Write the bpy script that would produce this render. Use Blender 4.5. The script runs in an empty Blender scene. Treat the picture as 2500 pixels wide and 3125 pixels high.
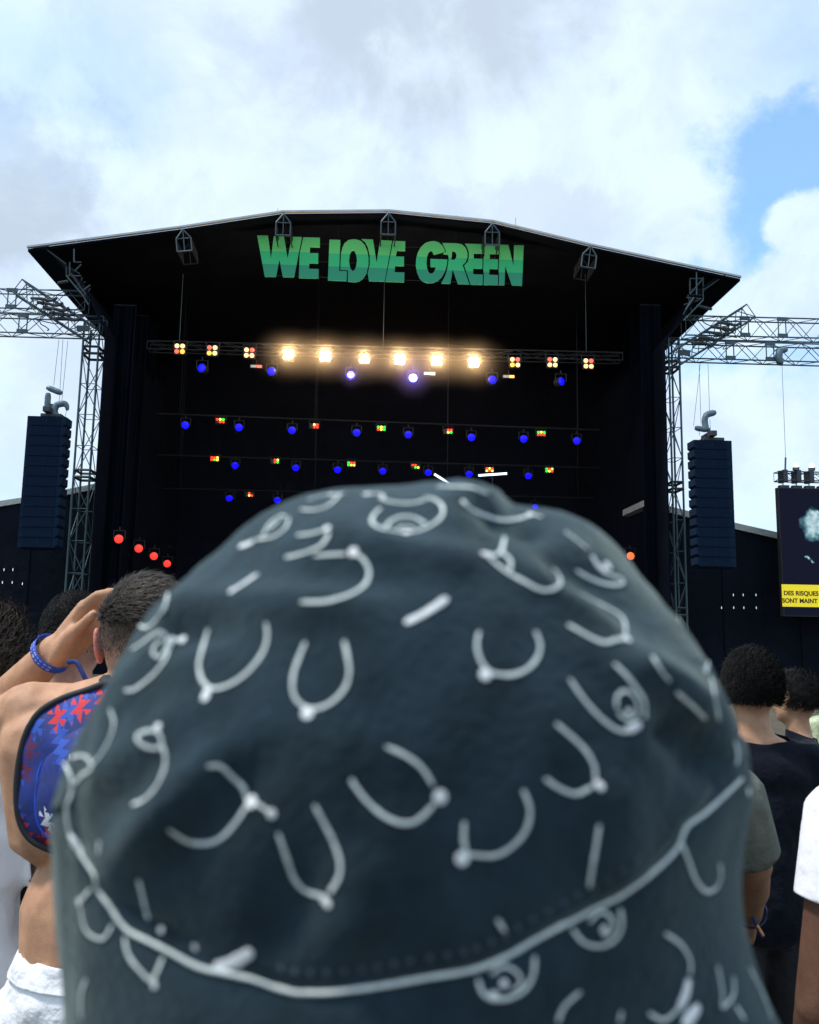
import bpy, bmesh, math, random
import numpy as np
from mathutils import Vector, Matrix, Euler
from mathutils.bvhtree import BVHTree

random.seed(7)
R = math.radians
sc = bpy.context.scene
COL = sc.collection

# ------------------------------------------------------------------ camera
F = 2620.0                      # focal length in photograph pixels (2500 x 3125)
CAM = Vector((0, 0, 1.65))
PITCH, ROLL = math.atan(0.1416), R(0.9)
fwd = Vector((0, math.cos(PITCH), math.sin(PITCH)))
r0 = Vector((1, 0, 0)); u0 = Vector((0, -math.sin(PITCH), math.cos(PITCH)))
rgt = r0 * math.cos(ROLL) + u0 * math.sin(ROLL)
upv = u0 * math.cos(ROLL) - r0 * math.sin(ROLL)
cam_d = bpy.data.cameras.new('camera')
cam = bpy.data.objects.new('camera', cam_d); COL.objects.link(cam)
m = Matrix((rgt, upv, -fwd)).transposed().to_4x4(); m.translation = CAM
cam.matrix_world = m
cam_d.sensor_fit = 'HORIZONTAL'; cam_d.sensor_width = 36; cam_d.lens = F / 2500 * 36
cam_d.clip_start = 0.01; cam_d.clip_end = 2000
cam_d.dof.use_dof = True; cam_d.dof.focus_distance = 9.0; cam_d.dof.aperture_fstop = cam_d.lens / 2.3
sc.camera = cam

def ray(px, py):
    return fwd * F + rgt * (px - 1250) - upv * (py - 1562.5)
def Q(px, py, d):               # point of pixel (px, py) on the world plane y = d
    v = ray(px, py); return CAM + v * (d / v.y)
def proj(p):
    v = p - CAM; k = F / v.dot(fwd)
    return 1250 + v.dot(rgt) * k, 1562.5 - v.dot(upv) * k

# ------------------------------------------------------------------ sky, sun, exposure
SUN_EL, SUN_AZ = R(62), R(-97)          # azimuth from +Y towards +X
w = bpy.data.worlds.new('World'); sc.world = w; w.use_nodes = True
nt = w.node_tree; nt.nodes.clear()
def N(t, **k):
    n = nt.nodes.new(t)
    for a, b in k.items(): setattr(n, a, b)
    return n
L = lambda a, b: nt.links.new(a, b)
def M_(op, a, b=None, c=None, clamp=False):
    n = N('ShaderNodeMath', operation=op, use_clamp=clamp)
    for i, v in enumerate((a, b, c)):
        if v is None: continue
        if isinstance(v, (int, float)): n.inputs[i].default_value = v
        else: L(v, n.inputs[i])
    return n.outputs[0]
def smooth(v, a, b):
    n = N('ShaderNodeMapRange', interpolation_type='SMOOTHSTEP'); L(v, n.inputs[0])
    n.inputs[1].default_value = a; n.inputs[2].default_value = b
    return n.outputs[0]
def mixc(f, a, b):
    n = N('ShaderNodeMix', data_type='RGBA')
    if isinstance(f, float): n.inputs[0].default_value = f
    else: L(f, n.inputs[0])
    for s, v in ((6, a), (7, b)):
        if isinstance(v, tuple): n.inputs[s].default_value = (*v, 1)
        else: L(v, n.inputs[s])
    return n.outputs[2]
tc = N('ShaderNodeTexCoord'); D_ = tc.outputs['Generated']
sep = N('ShaderNodeSeparateXYZ'); L(D_, sep.inputs[0])
zz = M_('ADD', M_('MAXIMUM', sep.outputs[2], 0.0), 0.22)
comb = N('ShaderNodeCombineXYZ')
L(M_('DIVIDE', sep.outputs[0], zz), comb.inputs[0]); L(M_('DIVIDE', sep.outputs[1], zz), comb.inputs[1])
def noise(scale, detail, rough, off=0.0, dist=0.0, src=None):
    mp = N('ShaderNodeMapping'); mp.inputs[1].default_value = (off, off * 0.7, off * 0.3)
    L(src or comb.outputs[0], mp.inputs[0])
    n = N('ShaderNodeTexNoise'); L(mp.outputs[0], n.inputs['Vector'])
    n.inputs['Scale'].default_value = scale; n.inputs['Detail'].default_value = detail
    n.inputs['Roughness'].default_value = rough; n.inputs['Distortion'].default_value = dist
    return n.outputs[0]
warp_n = noise(7.5, 8, 0.62, 3.0, 0.15, D_)
warp = M_('SUBTRACT', warp_n, 0.5)
def lobe(px, py, rad, soft, amt=0.35, sx=1.0, sy=1.0):
    """1 inside an uneven patch of sky around one direction (elliptic: sx wide, sy high), 0 outside"""
    d = ray(px, py).normalized()
    a = Vector((0, 0, 1)).cross(d).normalized(); b = d.cross(a).normalized()
    def dot(v):
        n = N('ShaderNodeVectorMath', operation='DOT_PRODUCT'); L(D_, n.inputs[0]); n.inputs[1].default_value = v; return n.outputs['Value']
    da = M_('DIVIDE', dot(a), sx); db = M_('DIVIDE', dot(b), sy)
    q = M_('SQRT', M_('ADD', M_('MULTIPLY', da, da), M_('MULTIPLY', db, db)))
    q = M_('ADD', q, M_('MULTIPLY', M_('LESS_THAN', dot(d), 0.0), 9.0))
    q = M_('ADD', q, M_('MULTIPLY', warp, amt))
    n = N('ShaderNodeMapRange', interpolation_type='SMOOTHSTEP'); L(q, n.inputs[0])
    n.inputs[1].default_value = rad - soft; n.inputs[2].default_value = rad + soft
    n.inputs[3].default_value = 1; n.inputs[4].default_value = 0
    return n.outputs[0]
sky = N('ShaderNodeTexSky', sky_type='NISHITA', sun_disc=False)
sky.sun_elevation = SUN_EL; sky.sun_rotation = SUN_AZ; sky.air_density = 1.0; sky.dust_density = 0.6
skyc = N('ShaderNodeVectorMath', operation='MULTIPLY'); L(sky.outputs[0], skyc.inputs[0]); skyc.inputs[1].default_value = (1.5, 2.3, 2.5)
n1 = noise(3.2, 7, 0.55, 11.0, 0.3, D_); n2 = noise(6.5, 8, 0.6, 4.0, 0.4, D_); n3 = noise(2.0, 5, 0.5, 23.0, 0.3, D_)
white = mixc(smooth(n2, 0.40, 0.62), (7.4, 8.9, 10.3), (6.3, 7.7, 9.8))
grey = (5.7, 6.9, 8.3)
cl = mixc(M_('MULTIPLY', smooth(n1, 0.5, 0.75), 0.5), white, grey)
cl = mixc(M_('MULTIPLY', M_('MULTIPLY', lobe(1320, 90, 0.112, 0.075, 0.40, 1.35, 0.9), smooth(n2, 0.25, 0.60)), 0.8), cl, (5.0, 5.85, 6.9))
cl = mixc(M_('MULTIPLY', M_('MULTIPLY', lobe(10, 550, 0.080, 0.03, 0.28, 1.0, 1.0), smooth(n2, 0.2, 0.6)), 0.8), cl, (4.7, 5.6, 6.6))
cl = mixc(M_('MULTIPLY', lobe(1600, 640, 0.055, 0.015, 0.26, 1.6, 0.9), 0.6), cl, (5.7, 6.7, 7.8))
hole = M_('MULTIPLY', smooth(n3, 0.57, 0.7), 0.6)
hole = M_('MAXIMUM', hole, M_('MULTIPLY', lobe(2530, 700, 0.105, 0.055, 0.40, 1.0, 1.25), 0.8))
hole = M_('MAXIMUM', hole, M_('MULTIPLY', lobe(2480, 330, 0.09, 0.09, 0.2, 0.7, 1.5), 0.35))
hole = M_('MAXIMUM', hole, M_('MULTIPLY', lobe(60, 170, 0.08, 0.09, 0.4, 1.2, 0.9), 0.25))
hole = M_('MAXIMUM', hole, M_('MULTIPLY', lobe(2250, 1010, 0.04, 0.05, 0.3, 2.0, 0.8), 0.6))
puff = M_('MAXIMUM', lobe(2468, 695, 0.024, 0.008, 0.12, 1.1, 0.8), lobe(2440, 925, 0.055, 0.02, 0.22, 1.6, 0.7))
hole = M_('MULTIPLY', hole, M_('SUBTRACT', 1.0, M_('MULTIPLY', puff, 0.95)))
hole = M_('MAXIMUM', hole, M_('MULTIPLY', M_('SUBTRACT', 1.0, smooth(sep.outputs[2], 0.03, 0.24)), 0.20))
col = mixc(hole, cl, skyc.outputs[0])
bg = N('ShaderNodeBackground'); L(col, bg.inputs[0]); bg.inputs[1].default_value = 0.1
wo = N('ShaderNodeOutputWorld'); L(bg.outputs[0], wo.inputs[0])

sd = bpy.data.lights.new('sun', 'SUN'); sd.energy = 3.0; sd.angle = R(8); sd.color = (1.0, 0.95, 0.88)
so = bpy.data.objects.new('sun', sd); COL.objects.link(so)
sdir = Vector((math.sin(SUN_AZ) * math.cos(SUN_EL), math.cos(SUN_AZ) * math.cos(SUN_EL), math.sin(SUN_EL)))
so.rotation_euler = sdir.to_track_quat('Z', 'Y').to_euler()

sc.view_settings.view_transform = 'Standard'; sc.view_settings.look = 'None'
sc.view_settings.exposure = 0.2; sc.view_settings.gamma = 1.0; sc.view_settings.use_curve_mapping = False
sc.render.engine = 'CYCLES'
sc.cycles.use_denoising = True; sc.cycles.max_bounces = 6; sc.cycles.volume_bounces = 0
sc.cycles.sample_clamp_indirect = 4.0
sc.cycles.volume_step_rate = 4.0

# ------------------------------------------------------------------ materials
MATS = {}
def mat(name, col=(0.5, 0.5, 0.5), rough=0.7, metal=0.0, var=0.0, vscale=8.0, bump=0.0, bscale=60.0, emit=None, estr=0.0,
        sheen=0.0, sss=0.0, spec=0.5, col2=None):
    if name in MATS: return MATS[name]
    mt = bpy.data.materials.new(name); mt.use_nodes = True; t = mt.node_tree
    b = t.nodes['Principled BSDF']
    b.inputs['Base Color'].default_value = (*col, 1); b.inputs['Roughness'].default_value = rough
    b.inputs['Metallic'].default_value = metal; b.inputs['Specular IOR Level'].default_value = spec
    if sheen:
        b.inputs['Sheen Weight'].default_value = sheen; b.inputs['Sheen Roughness'].default_value = 0.35
    if sss:
        b.inputs['Subsurface Weight'].default_value = sss; b.inputs['Subsurface Radius'].default_value = (0.012, 0.004, 0.002)
        b.inputs['Subsurface Scale'].default_value = 1.0
    if emit:
        b.inputs['Emission Color'].default_value = (*emit, 1); b.inputs['Emission Strength'].default_value = estr
    if var or bump or col2:
        c = t.nodes.new('ShaderNodeTexCoord')
    if var or col2:
        n = t.nodes.new('ShaderNodeTexNoise'); n.inputs['Scale'].default_value = vscale; n.inputs['Detail'].default_value = 6
        n.inputs['Roughness'].default_value = 0.65
        t.links.new(c.outputs['Object'], n.inputs['Vector'])
        mx = t.nodes.new('ShaderNodeMix'); mx.data_type = 'RGBA'
        rp = t.nodes.new('ShaderNodeMapRange'); rp.inputs[1].default_value = 0.3; rp.inputs[2].default_value = 0.7
        t.links.new(n.outputs[0], rp.inputs[0]); t.links.new(rp.outputs[0], mx.inputs[0])
        hi = col2 or tuple(min(1, x * (1 + var)) for x in col)
        lo = col if col2 else tuple(x * (1 - var) for x in col)
        mx.inputs[6].default_value = (*lo, 1); mx.inputs[7].default_value = (*hi, 1)
        t.links.new(mx.outputs[2], b.inputs['Base Color'])
    if bump:
        n = t.nodes.new('ShaderNodeTexNoise'); n.inputs['Scale'].default_value = bscale; n.inputs['Detail'].default_value = 4
        t.links.new(c.outputs['Object'], n.inputs['Vector'])
        bp = t.nodes.new('ShaderNodeBump'); bp.inputs['Strength'].default_value = bump; bp.inputs['Distance'].default_value = 0.5 / bscale
        t.links.new(n.outputs[0], bp.inputs['Height']); t.links.new(bp.outputs[0], b.inputs['Normal'])
    MATS[name] = mt
    return mt
def glow(name, col, s):
    mt_ = mat(name, tuple(min(0.8, c) for c in col), 0.4, emit=col, estr=s)
    mt_.cycles.emission_sampling = 'NONE'
    return mt_

BLACK = mat('black scrim cloth', (0.006, 0.009, 0.016), 0.95, var=0.35, vscale=0.6, bump=0.3, bscale=3, spec=0.1)
DRAPE = mat('black stage drape', (0.0045, 0.007, 0.014), 0.95, var=0.3, vscale=0.8, spec=0.05)  # blue of the lens veil put into this near-black
STEEL = mat('weathered galvanised truss', (0.065, 0.105, 0.125), 0.55, 0.35, var=0.35, vscale=2.0)
STEEL_D = mat('dark painted steel', (0.035, 0.05, 0.06), 0.6, 0.2, var=0.3, vscale=2.0)
STEEL_L = mat('pale truss tube', (0.05, 0.08, 0.105), 0.5, 0.2, var=0.2, vscale=3)
EDGE = mat('white aluminium roof edge', (0.46, 0.50, 0.53), 0.45, 0.2, var=0.12, vscale=1.5)
TARP = mat('pale grey tarpaulin', (0.42, 0.45, 0.43), 0.7, var=0.15, vscale=1.2, bump=0.3, bscale=4)
CAB = mat('black cabinet with flare tint', (0.005, 0.017, 0.040), 0.85, var=0.35, vscale=5, bump=0.2, bscale=80, spec=0.12)  # lens-flare blue put into the colour; the cabinets are black
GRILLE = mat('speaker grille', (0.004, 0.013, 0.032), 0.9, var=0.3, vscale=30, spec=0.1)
FIX = mat('black fixture housing', (0.015, 0.016, 0.018), 0.5, var=0.2)

# ------------------------------------------------------------------ mesh helpers
def link(name, me, parent=None, mt=None, loc=None, smooth=False):
    o = bpy.data.objects.new(name, me); COL.objects.link(o)
    if parent is not None: o.parent = parent
    if mt is not None and not me.materials: me.materials.append(mt)
    if loc is not None: o.location = loc
    if smooth and me.polygons: me.polygons.foreach_set('use_smooth', [True] * len(me.polygons))
    return o
def mesh(vs, fs):
    me = bpy.data.meshes.new('m'); me.from_pydata([tuple(v) for v in vs], [], fs); me.update()
    return me
def fixn(me):
    bm = bmesh.new(); bm.from_mesh(me); bmesh.ops.recalc_face_normals(bm, faces=bm.faces[:]); bm.to_mesh(me); bm.free(); return me
def tag(o, label=None, cat=None, group=None, kind=None):
    if label: o['label'] = label
    if cat: o['category'] = cat
    if group: o['group'] = group
    if kind: o['kind'] = kind
    return o
def thing(name, loc, label, cat, group=None, rz=0.0):
    e = bpy.data.objects.new(name, None); e.empty_display_size = 0.1; COL.objects.link(e)
    e.location = loc; e.rotation_euler = (0, 0, rz)
    return tag(e, label, cat, group)
def box_mesh(x0, x1, y0, y1, z0, z1, bev=0.0):
    vs = [(x, y, z) for x in (x0, x1) for y in (y0, y1) for z in (z0, z1)]
    me = fixn(mesh(vs, [(0, 1, 3, 2), (4, 6, 7, 5), (0, 4, 5, 1), (2, 3, 7, 6), (0, 2, 6, 4), (1, 5, 7, 3)]))
    if bev:
        bm = bmesh.new(); bm.from_mesh(me)
        bmesh.ops.bevel(bm, geom=bm.edges[:], offset=bev, segments=2, affect='EDGES', profile=0.5); bm.to_mesh(me); bm.free()
    return me
def prism(poly, y0, y1, holes=()):
    """polygon(s) in the x-z plane given thickness in y"""
    from mathutils.geometry import tessellate_polygon
    loops = [poly] + list(holes); flat = [p for l in loops for p in l]; n = len(flat)
    tris = tessellate_polygon([[Vector((p[0], p[1], 0)) for p in l] for l in loops])
    vs = [(p[0], y0, p[1]) for p in flat] + [(p[0], y1, p[1]) for p in flat]
    fs = [tuple(t) for t in tris] + [tuple(i + n for i in reversed(t)) for t in tris]
    k = 0
    for l in loops:
        for i in range(len(l)):
            a, b = k + i, k + (i + 1) % len(l); fs.append((a, b, b + n, a + n))
        k += len(l)
    return fixn(mesh(vs, fs))
def lathe(prof, seg=16):
    """profile [(radius, z)] spun about z"""
    vs, fs = [], []
    for r, z in prof:
        for i in range(seg):
            a = 2 * math.pi * i / seg; vs.append((r * math.cos(a), r * math.sin(a), z))
    for k in range(len(prof) - 1):
        for i in range(seg):
            j = (i + 1) % seg; fs.append((k * seg + i, k * seg + j, (k + 1) * seg + j, (k + 1) * seg + i))
    fs.append(tuple(range(seg - 1, -1, -1))); fs.append(tuple((len(prof) - 1) * seg + i for i in range(seg)))
    return fixn(mesh(vs, fs))
_bars = {}
def bar_mesh(mt, seg=6):
    if mt.name not in _bars:
        me = lathe([(1, 0), (1, 1)], seg); me.materials.append(mt); _bars[mt.name] = me
    return _bars[mt.name]
def bar(parent, name, p, q, r, mt):
    p, q = Vector(p), Vector(q); d = q - p
    o = bpy.data.objects.new(name, bar_mesh(mt)); COL.objects.link(o); o.parent = parent
    o.rotation_mode = 'QUATERNION'; o.rotation_quaternion = d.to_track_quat('Z', 'Y')
    o.location = p; o.scale = (r, r, d.length)
    return o
def tube_mesh(pts, rad, seg=6, flat=None):
    """tube through points; rad may be a list"""
    pts = [Vector(p) for p in pts]; n = len(pts); vs, fs = [], []
    rads = rad if isinstance(rad, (list, tuple)) else [rad] * n
    ref = Vector((0.3, 0.2, 0.93))
    for i, p in enumerate(pts):
        t = (pts[min(i + 1, n - 1)] - pts[max(i - 1, 0)]).normalized()
        a = t.cross(ref); a = a.normalized() if a.length > 1e-4 else t.cross(Vector((1, 0, 0))).normalized()
        b = t.cross(a)
        for k in range(seg):
            th = 2 * math.pi * k / seg; vs.append(p + (a * math.cos(th) + b * math.sin(th)) * rads[i])
    for i in range(n - 1):
        for k in range(seg):
            j = (k + 1) % seg; fs.append((i * seg + k, i * seg + j, (i + 1) * seg + j, (i + 1) * seg + k))
    fs.append(tuple(range(seg))); fs.append(tuple(range((n - 1) * seg, n * seg)))
    return fixn(mesh(vs, fs))
def catmull(pts, k=6, closed=False):
    pts = [Vector(p) for p in pts]; out = []; n = len(pts)
    g = (lambda i: pts[i % n]) if closed else (lambda i: pts[max(0, min(n - 1, i))])
    for i in range(n if closed else n - 1):
        a, b, c, d = g(i - 1), g(i), g(i + 1), g(i + 2)
        for s in range(k):
            t = s / k
            out.append(0.5 * ((2 * b) + (c - a) * t + (2 * a - 5 * b + 4 * c - d) * t * t + (3 * b - a - 3 * c + d) * t ** 3))
    if not closed: out.append(pts[-1])
    return out
ORD = ['first', 'second', 'third', 'fourth', 'fifth', 'sixth', 'seventh', 'eighth', 'ninth', 'tenth', 'eleventh', 'twelfth', 'thirteenth', 'fourteenth']

# ------------------------------------------------------------------ ground
gmat = mat('trampled festival ground', (0.045, 0.045, 0.03), 0.95, col2=(0.09, 0.075, 0.05), vscale=3.0, bump=0.6, bscale=9)
gv, gf = [], []
xs = [-600, -200, -80, -40, -20, -10, -5, 0, 5, 10, 20, 40, 80, 200, 600]; ys = [-200, -60, -20, -5, 0, 5, 10, 20, 40, 80, 200, 900]
for y in ys:
    for x in xs: gv.append((x, y, 0))
for j in range(len(ys) - 1):
    for i in range(len(xs) - 1):
        a = j * len(xs) + i; gf.append((a, a + 1, a + 1 + len(xs), a + len(xs)))
tag(link('ground', mesh(gv, gf), None, gmat), 'dark trampled ground under the crowd', None, None, 'structure')

# ------------------------------------------------------------------ stage frame: x right, y away, z up; right end slightly farther
TH = R(3.0)
SX = Vector((math.cos(TH), math.sin(TH), 0)); SY = Vector((-math.sin(TH), math.cos(TH), 0))
_v = ray(1175, 1200); SO = CAM + _v * (33.0 / _v.y); SO.z = 0
def SP(px, py, off=0.0):
    """stage coordinates (x, y, z) of a pixel on the stage-parallel plane `off` metres behind the front"""
    v = ray(px, py); t = ((SO - CAM).dot(SY) + off) / v.dot(SY)
    p = CAM + v * t - SO
    return Vector((p.dot(SX), off, p.z))
def SW(p):
    return SO + SX * p[0] + SY * p[1] + Vector((0, 0, p[2]))
def sthing(name, p, label, cat, group=None):
    return thing(name, SW(p), label, cat, group, TH), Vector(p)

# ---- stage house: roof shell, side walls, rear wall, deck
root, o = sthing('stage_roof', SP(1175, 1900, 0) * Vector((1, 0, 0)) if False else Vector((0, 0, 0)), 'huge black arched festival stage roof with pale front edge', 'stage')
DEEP = 15.0
prof = [(-1, -1)] * 0
pl = [SP(*q) for q in ((84, 752), (551, 691), (863, 644), (1188, 641), (1505, 673), (1808, 746), (2261, 843))]
def shell(pts, y0, y1, th):
    """sheet along pts (x,z) from y0 to y1 with thickness th downwards"""
    vs, fs = [], []; n = len(pts)
    for y in (y0, y1):
        for dz in (0, -th):
            for p in pts: vs.append((p[0], y, p[2] + dz))
    q = lambda a, b, i: (a * 2 + b) * n + i
    for i in range(n - 1):
        fs += [(q(0, 0, i), q(0, 0, i + 1), q(1, 0, i + 1), q(1, 0, i)), (q(0, 1, i), q(0, 1, i + 1), q(1, 1, i + 1), q(1, 1, i)),
               (q(0, 0, i), q(0, 0, i + 1), q(0, 1, i + 1), q(0, 1, i)), (q(1, 0, i), q(1, 0, i + 1), q(1, 1, i + 1), q(1, 1, i))]
    for i in (0, n - 1): fs.append((q(0, 0, i), q(1, 0, i), q(1, 1, i), q(0, 1, i)))
    return fixn(mesh(vs, fs))
link('roof_sheet', shell([p - Vector((0, 0, 0.08)) for p in pl], 0.06, DEEP, 0.10), root, DRAPE)
for i in range(len(pl) - 1):
    link('edge_profile', shell([pl[i], pl[i + 1]], -0.08, 0.05, 0.075), root, EDGE)
def cheek(pts, name):
    vs = []
    for y in (0.15, DEEP - 0.05):
        for p in pts: vs.append((p[0], y, p[2]))
    n = len(pts); fs = [(i, i + 1, n + i + 1, n + i) for i in range(n - 1)]
    me = mesh(vs, fs)
    ob = link(name, me, root, DRAPE); md = ob.modifiers.new('s', 'SOLIDIFY'); md.thickness = 0.06
g0 = lambda p: Vector((p[0], 0, 0))
lc = [SP(*q) for q in ((152, 762), (200, 800), (256, 866), (298, 960), (322, 1000))]; lc.append(Vector((lc[-1].x + 0.05, 0, 0)))
rc = [SP(*q) for q in ((2197, 842), (2148, 876), (2084, 980), (2034, 1040))]; rc.append(Vector((rc[-1].x - 0.05, 0, 0)))
cheek(lc, 'side_wall'); cheek(rc, 'side_wall')
bw = [(p.x, p.z - 0.12) for p in pl]
link('rear_wall', prism([(lc[-1].x - .4, 0.0)] + [(lc[-1].x - .4, lc[-2].z)] + [(lc[0].x - .3, lc[0].z), (lc[0].x - .3, lc[0].z + .12)] + bw[1:-1] + [(rc[0].x + .3, rc[0].z + .12), (rc[0].x + .3, rc[0].z), (rc[-1].x + .4, rc[-2].z), (rc[-1].x + .4, 0)], DEEP - 0.04, DEEP + 0.04), root, DRAPE)
# front gable scrim between roof edge and sign
# lantern-shaped front ends of the five roof trusses
for (px, py) in ((558, 700), (866, 652), (1186, 650), (1503, 682), (1803, 752)):
    e = bpy.data.objects.new('truss_end', None); COL.objects.link(e); e.parent = root
    tilt = {558: -0.13, 1803: 0.13}.get(px, 0.0)
    a = SP(px, py, -0.14)
    def lp(x, z, y=0.0):
        c, s = math.cos(tilt), math.sin(tilt); return a + Vector((x * c + z * s, y, z * c - x * s))
    for y in (0.0, 1.2):
        pent = [lp(0, 0, y), lp(0.29, -0.38, y), lp(0.29, -0.92, y), lp(-0.29, -0.92, y), lp(-0.29, -0.38, y)]
        for i in range(5): bar(e, 'frame_bar', pent[i], pent[(i + 1) % 5], 0.03, STEEL_L if y == 0 else FIX)
        bar(e, 'frame_bar', lp(0, 0, y), lp(0, -0.92, y), 0.022, STEEL_L if y == 0 else FIX)
        bar(e, 'frame_bar', lp(-0.29, -0.38, y), lp(0.29, -0.38, y), 0.022, STEEL_L if y == 0 else FIX)
    for i, (x, z) in enumerate(((0, 0), (0.29, -0.38), (0.29, -0.92), (-0.29, -0.92), (-0.29, -0.38))):
        bar(e, 'chord', lp(x, z, 0), lp(x, z, 1.2), 0.026, FIX)  # shade of the dark stage put into the colour of the rear bars
    for k in range(4):
        bar(e, 'brace', lp(0.29, -0.38, k * 0.3), lp(0.29, -0.92, k * 0.3 + 0.3), 0.015, FIX)
        bar(e, 'brace', lp(-0.29, -0.38, k * 0.3), lp(-0.29, -0.92, k * 0.3 + 0.3), 0.015, FIX)
# eave struts and corner lattice at either end of the roof
def pxbar(parent, org, a, b, off, r, mt=STEEL, name='strut'):
    return bar(parent, name, SP(*a, off) - org, SP(*b, off) - org, r, mt)
Z3 = Vector((0, 0, 0))
for segs in ([((130, 752), (202, 806)), ((88, 756), (150, 752)), ((203, 806), (203, 842)), ((203, 842), (256, 905)), ((226, 760), (226, 800)),
              ((213, 800), (213, 842)), ((226, 800), (248, 800)), ((203, 842), (248, 842)), ((213, 842), (248, 806)), ((256, 905), (276, 880)), ((230, 874), (262, 860)),
              ((240, 886), (250, 846)), ((246, 892), (276, 870)), ((252, 900), (270, 930)), ((176, 862), (208, 856)), ((176, 866), (210, 860)), ((203, 812), (244, 836)), ((218, 836), (262, 900))],
             [((2214, 838), (2148, 884)), ((2258, 846), (2200, 834)), ((2146, 846), (2146, 916)), ((2106, 850), (2106, 900)), ((2126, 820), (2126, 900)),
              ((2106, 850), (2148, 850)), ((2106, 884), (2146, 884)), ((2106, 900), (2146, 900)), ((2106, 898), (2144, 852)), ((2146, 916), (2086, 978)), ((2118, 908), (2092, 946)),
              ((2136, 914), (2088, 930)), ((2100, 900), (2110, 950)), ((2110, 910), (2086, 960)), ((2128, 930), (2174, 942)), ((2126, 934), (2172, 946)), ((2140, 912), (2096, 908))]):
    for a, b in segs: pxbar(root, Z3, a, b, 0.0 + random.random() * 0.4, 0.03, STEEL_D if random.random() < 0.4 else STEEL)
# deck and skirt
x0, x1 = lc[-1].x, rc[-1].x
root2, _ = sthing('stage_deck', (0, 0, 0), 'black stage floor raised above the crowd behind dark skirting', 'stage floor')
link('deck', box_mesh(x0 + 0.1, x1 - 0.1, -0.6, DEEP - 0.1, 1.75, 1.9), root2, DRAPE)
nsk = 24
for i in range(nsk):
    a = x0 + 0.1 + (x1 - x0 - 0.2) * i / nsk; b = x0 + 0.1 + (x1 - x0 - 0.2) * (i + 1) / nsk
    link('skirt_panel', box_mesh(a + 0.01, b - 0.01, -0.58, -0.54, 0, 1.74), root2, DRAPE)
# black leg drapes hanging inside the wings, pleated
for k, (px0, px1, off) in enumerate(((330, 400, 1.5), (345, 440, 5.0), (360, 470, 9.0), (1960, 2024, 1.5), (1925, 2010, 5.0), (1900, 2000, 9.0))):
    a, b = SP(px0, 1200, off), SP(px1, 1200, off); top = SP(px0, 930 if k % 3 == 0 else 960, off).z
    n = 40; vs = []
    for z in (1.92, top):
        for i in range(n + 1):
            t = i / n; vs.append((a.x + (b.x - a.x) * t, off + 0.07 * math.sin(i * 1.9) + 0.03 * math.sin(i * 4.1 + z), z))
    fs = [(i, i + 1, n + 2 + i, n + 1 + i) for i in range(n)]
    rt = thing('wing_drape', SW((a.x, off, 1.9)), '%s black pleated drape from the opening on the %s side of the stage' % (ORD[k % 3], 'left' if k < 3 else 'right'), 'drape', 'drapes in the stage wings', TH)
    ob = link('cloth', mesh([Vector(v) - Vector((a.x, off, 1.9)) for v in vs], fs), rt, DRAPE)
    ob.modifiers.new('s', 'SOLIDIFY').thickness = 0.02
    bar(rt, 'curtain_rail', Vector((0, 0, top - 1.9)), Vector((b.x - a.x, 0, top - 1.9)), 0.03, FIX)

# ------------------------------------------------------------------ sign WE LOVE GREEN
def sgn(l): return [SP(740 + x * 0.52174, 680 + y * 0.52174, 0.9) for x, y in l]
LET = [
 ('W', [(86,73),(150,74),(167,210),(183,77),(243,79),(264,207),(290,80),(348,82),(302,318),(237,318),(216,215),(196,315),(131,316)], []),
 ('E', [(356,84),(453,86),(453,143),(396,142),(394,176),(444,177),(443,237),(391,236),(390,268),(446,270),(445,326),(330,323),(335,180)], []),
 ('L', [(509,97),(573,99),(566,281),(612,283),(609,341),(500,336)], []),
 ('O', [(648,95),(672,97),(694,106),(716,130),(731,165),(738,205),(737,250),(726,295),(706,326),(684,342),(660,347),(636,346),(617,342),(618,277),(573,275),(577,180),(585,145),(598,118),(620,100)],
       [(647,160),(658,168),(667,190),(670,220),(666,252),(657,274),(646,281),(635,272),(627,250),(624,220),(628,188),(636,168)]),
 ('V', [(696,94),(764,97),(785,232),(806,100),(876,104),(832,343),(741,341),(733,295),(745,245),(745,190),(733,140),(718,112)], []),
 ('E', [(882,105),(953,107),(952,164),(905,163),(897,196),(946,197),(945,253),(893,252),(891,288),(948,290),(946,347),(836,344),(858,230)], []),
 ('G', [(1187,168),(1172,135),(1150,114),(1125,106),(1100,107),(1070,117),(1045,140),(1027,172),(1016,210),(1015,252),(1022,290),(1036,322),(1056,343),(1082,353),(1112,352),(1142,340),(1168,316),(1186,282),(1196,245),(1200,214),(1100,210),(1101,257),(1132,258),(1124,282),(1114,294),(1101,297),(1089,288),(1080,265),(1077,235),(1080,200),(1087,177),(1098,165),(1110,165),(1120,187)], []),
 ('R', [(1170,117),(1255,119),(1285,125),(1306,145),(1317,175),(1316,205),(1306,230),(1288,246),(1328,360),(1262,358),(1230,272),(1217,356),(1163,354),(1186,310),(1199,270),(1207,213),(1205,187),(1172,181),(1193,168)],
       [(1228,165),(1243,167),(1251,178),(1253,191),(1250,205),(1240,215),(1222,216)]),
 ('E', [(1302,121),(1412,124),(1411,180),(1354,179),(1353,208),(1405,210),(1404,268),(1350,267),(1350,300),(1407,302),(1405,362),(1336,361),(1298,249),(1318,228),(1325,200),(1325,170),(1316,142)], []),
 ('E', [(1418,125),(1500,127),(1499,183),(1448,182),(1447,212),(1496,213),(1494,270),(1445,269),(1444,303),(1496,305),(1494,364),(1411,363),(1413,299),(1410,268),(1411,211),(1417,182)], []),
 ('N', [(1506,127),(1556,129),(1586,250),(1590,130),(1646,131),(1636,368),(1578,366),(1538,252),(1533,365),(1500,364),(1502,304),(1500,270),(1502,213),(1505,183)], []),
]
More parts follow.
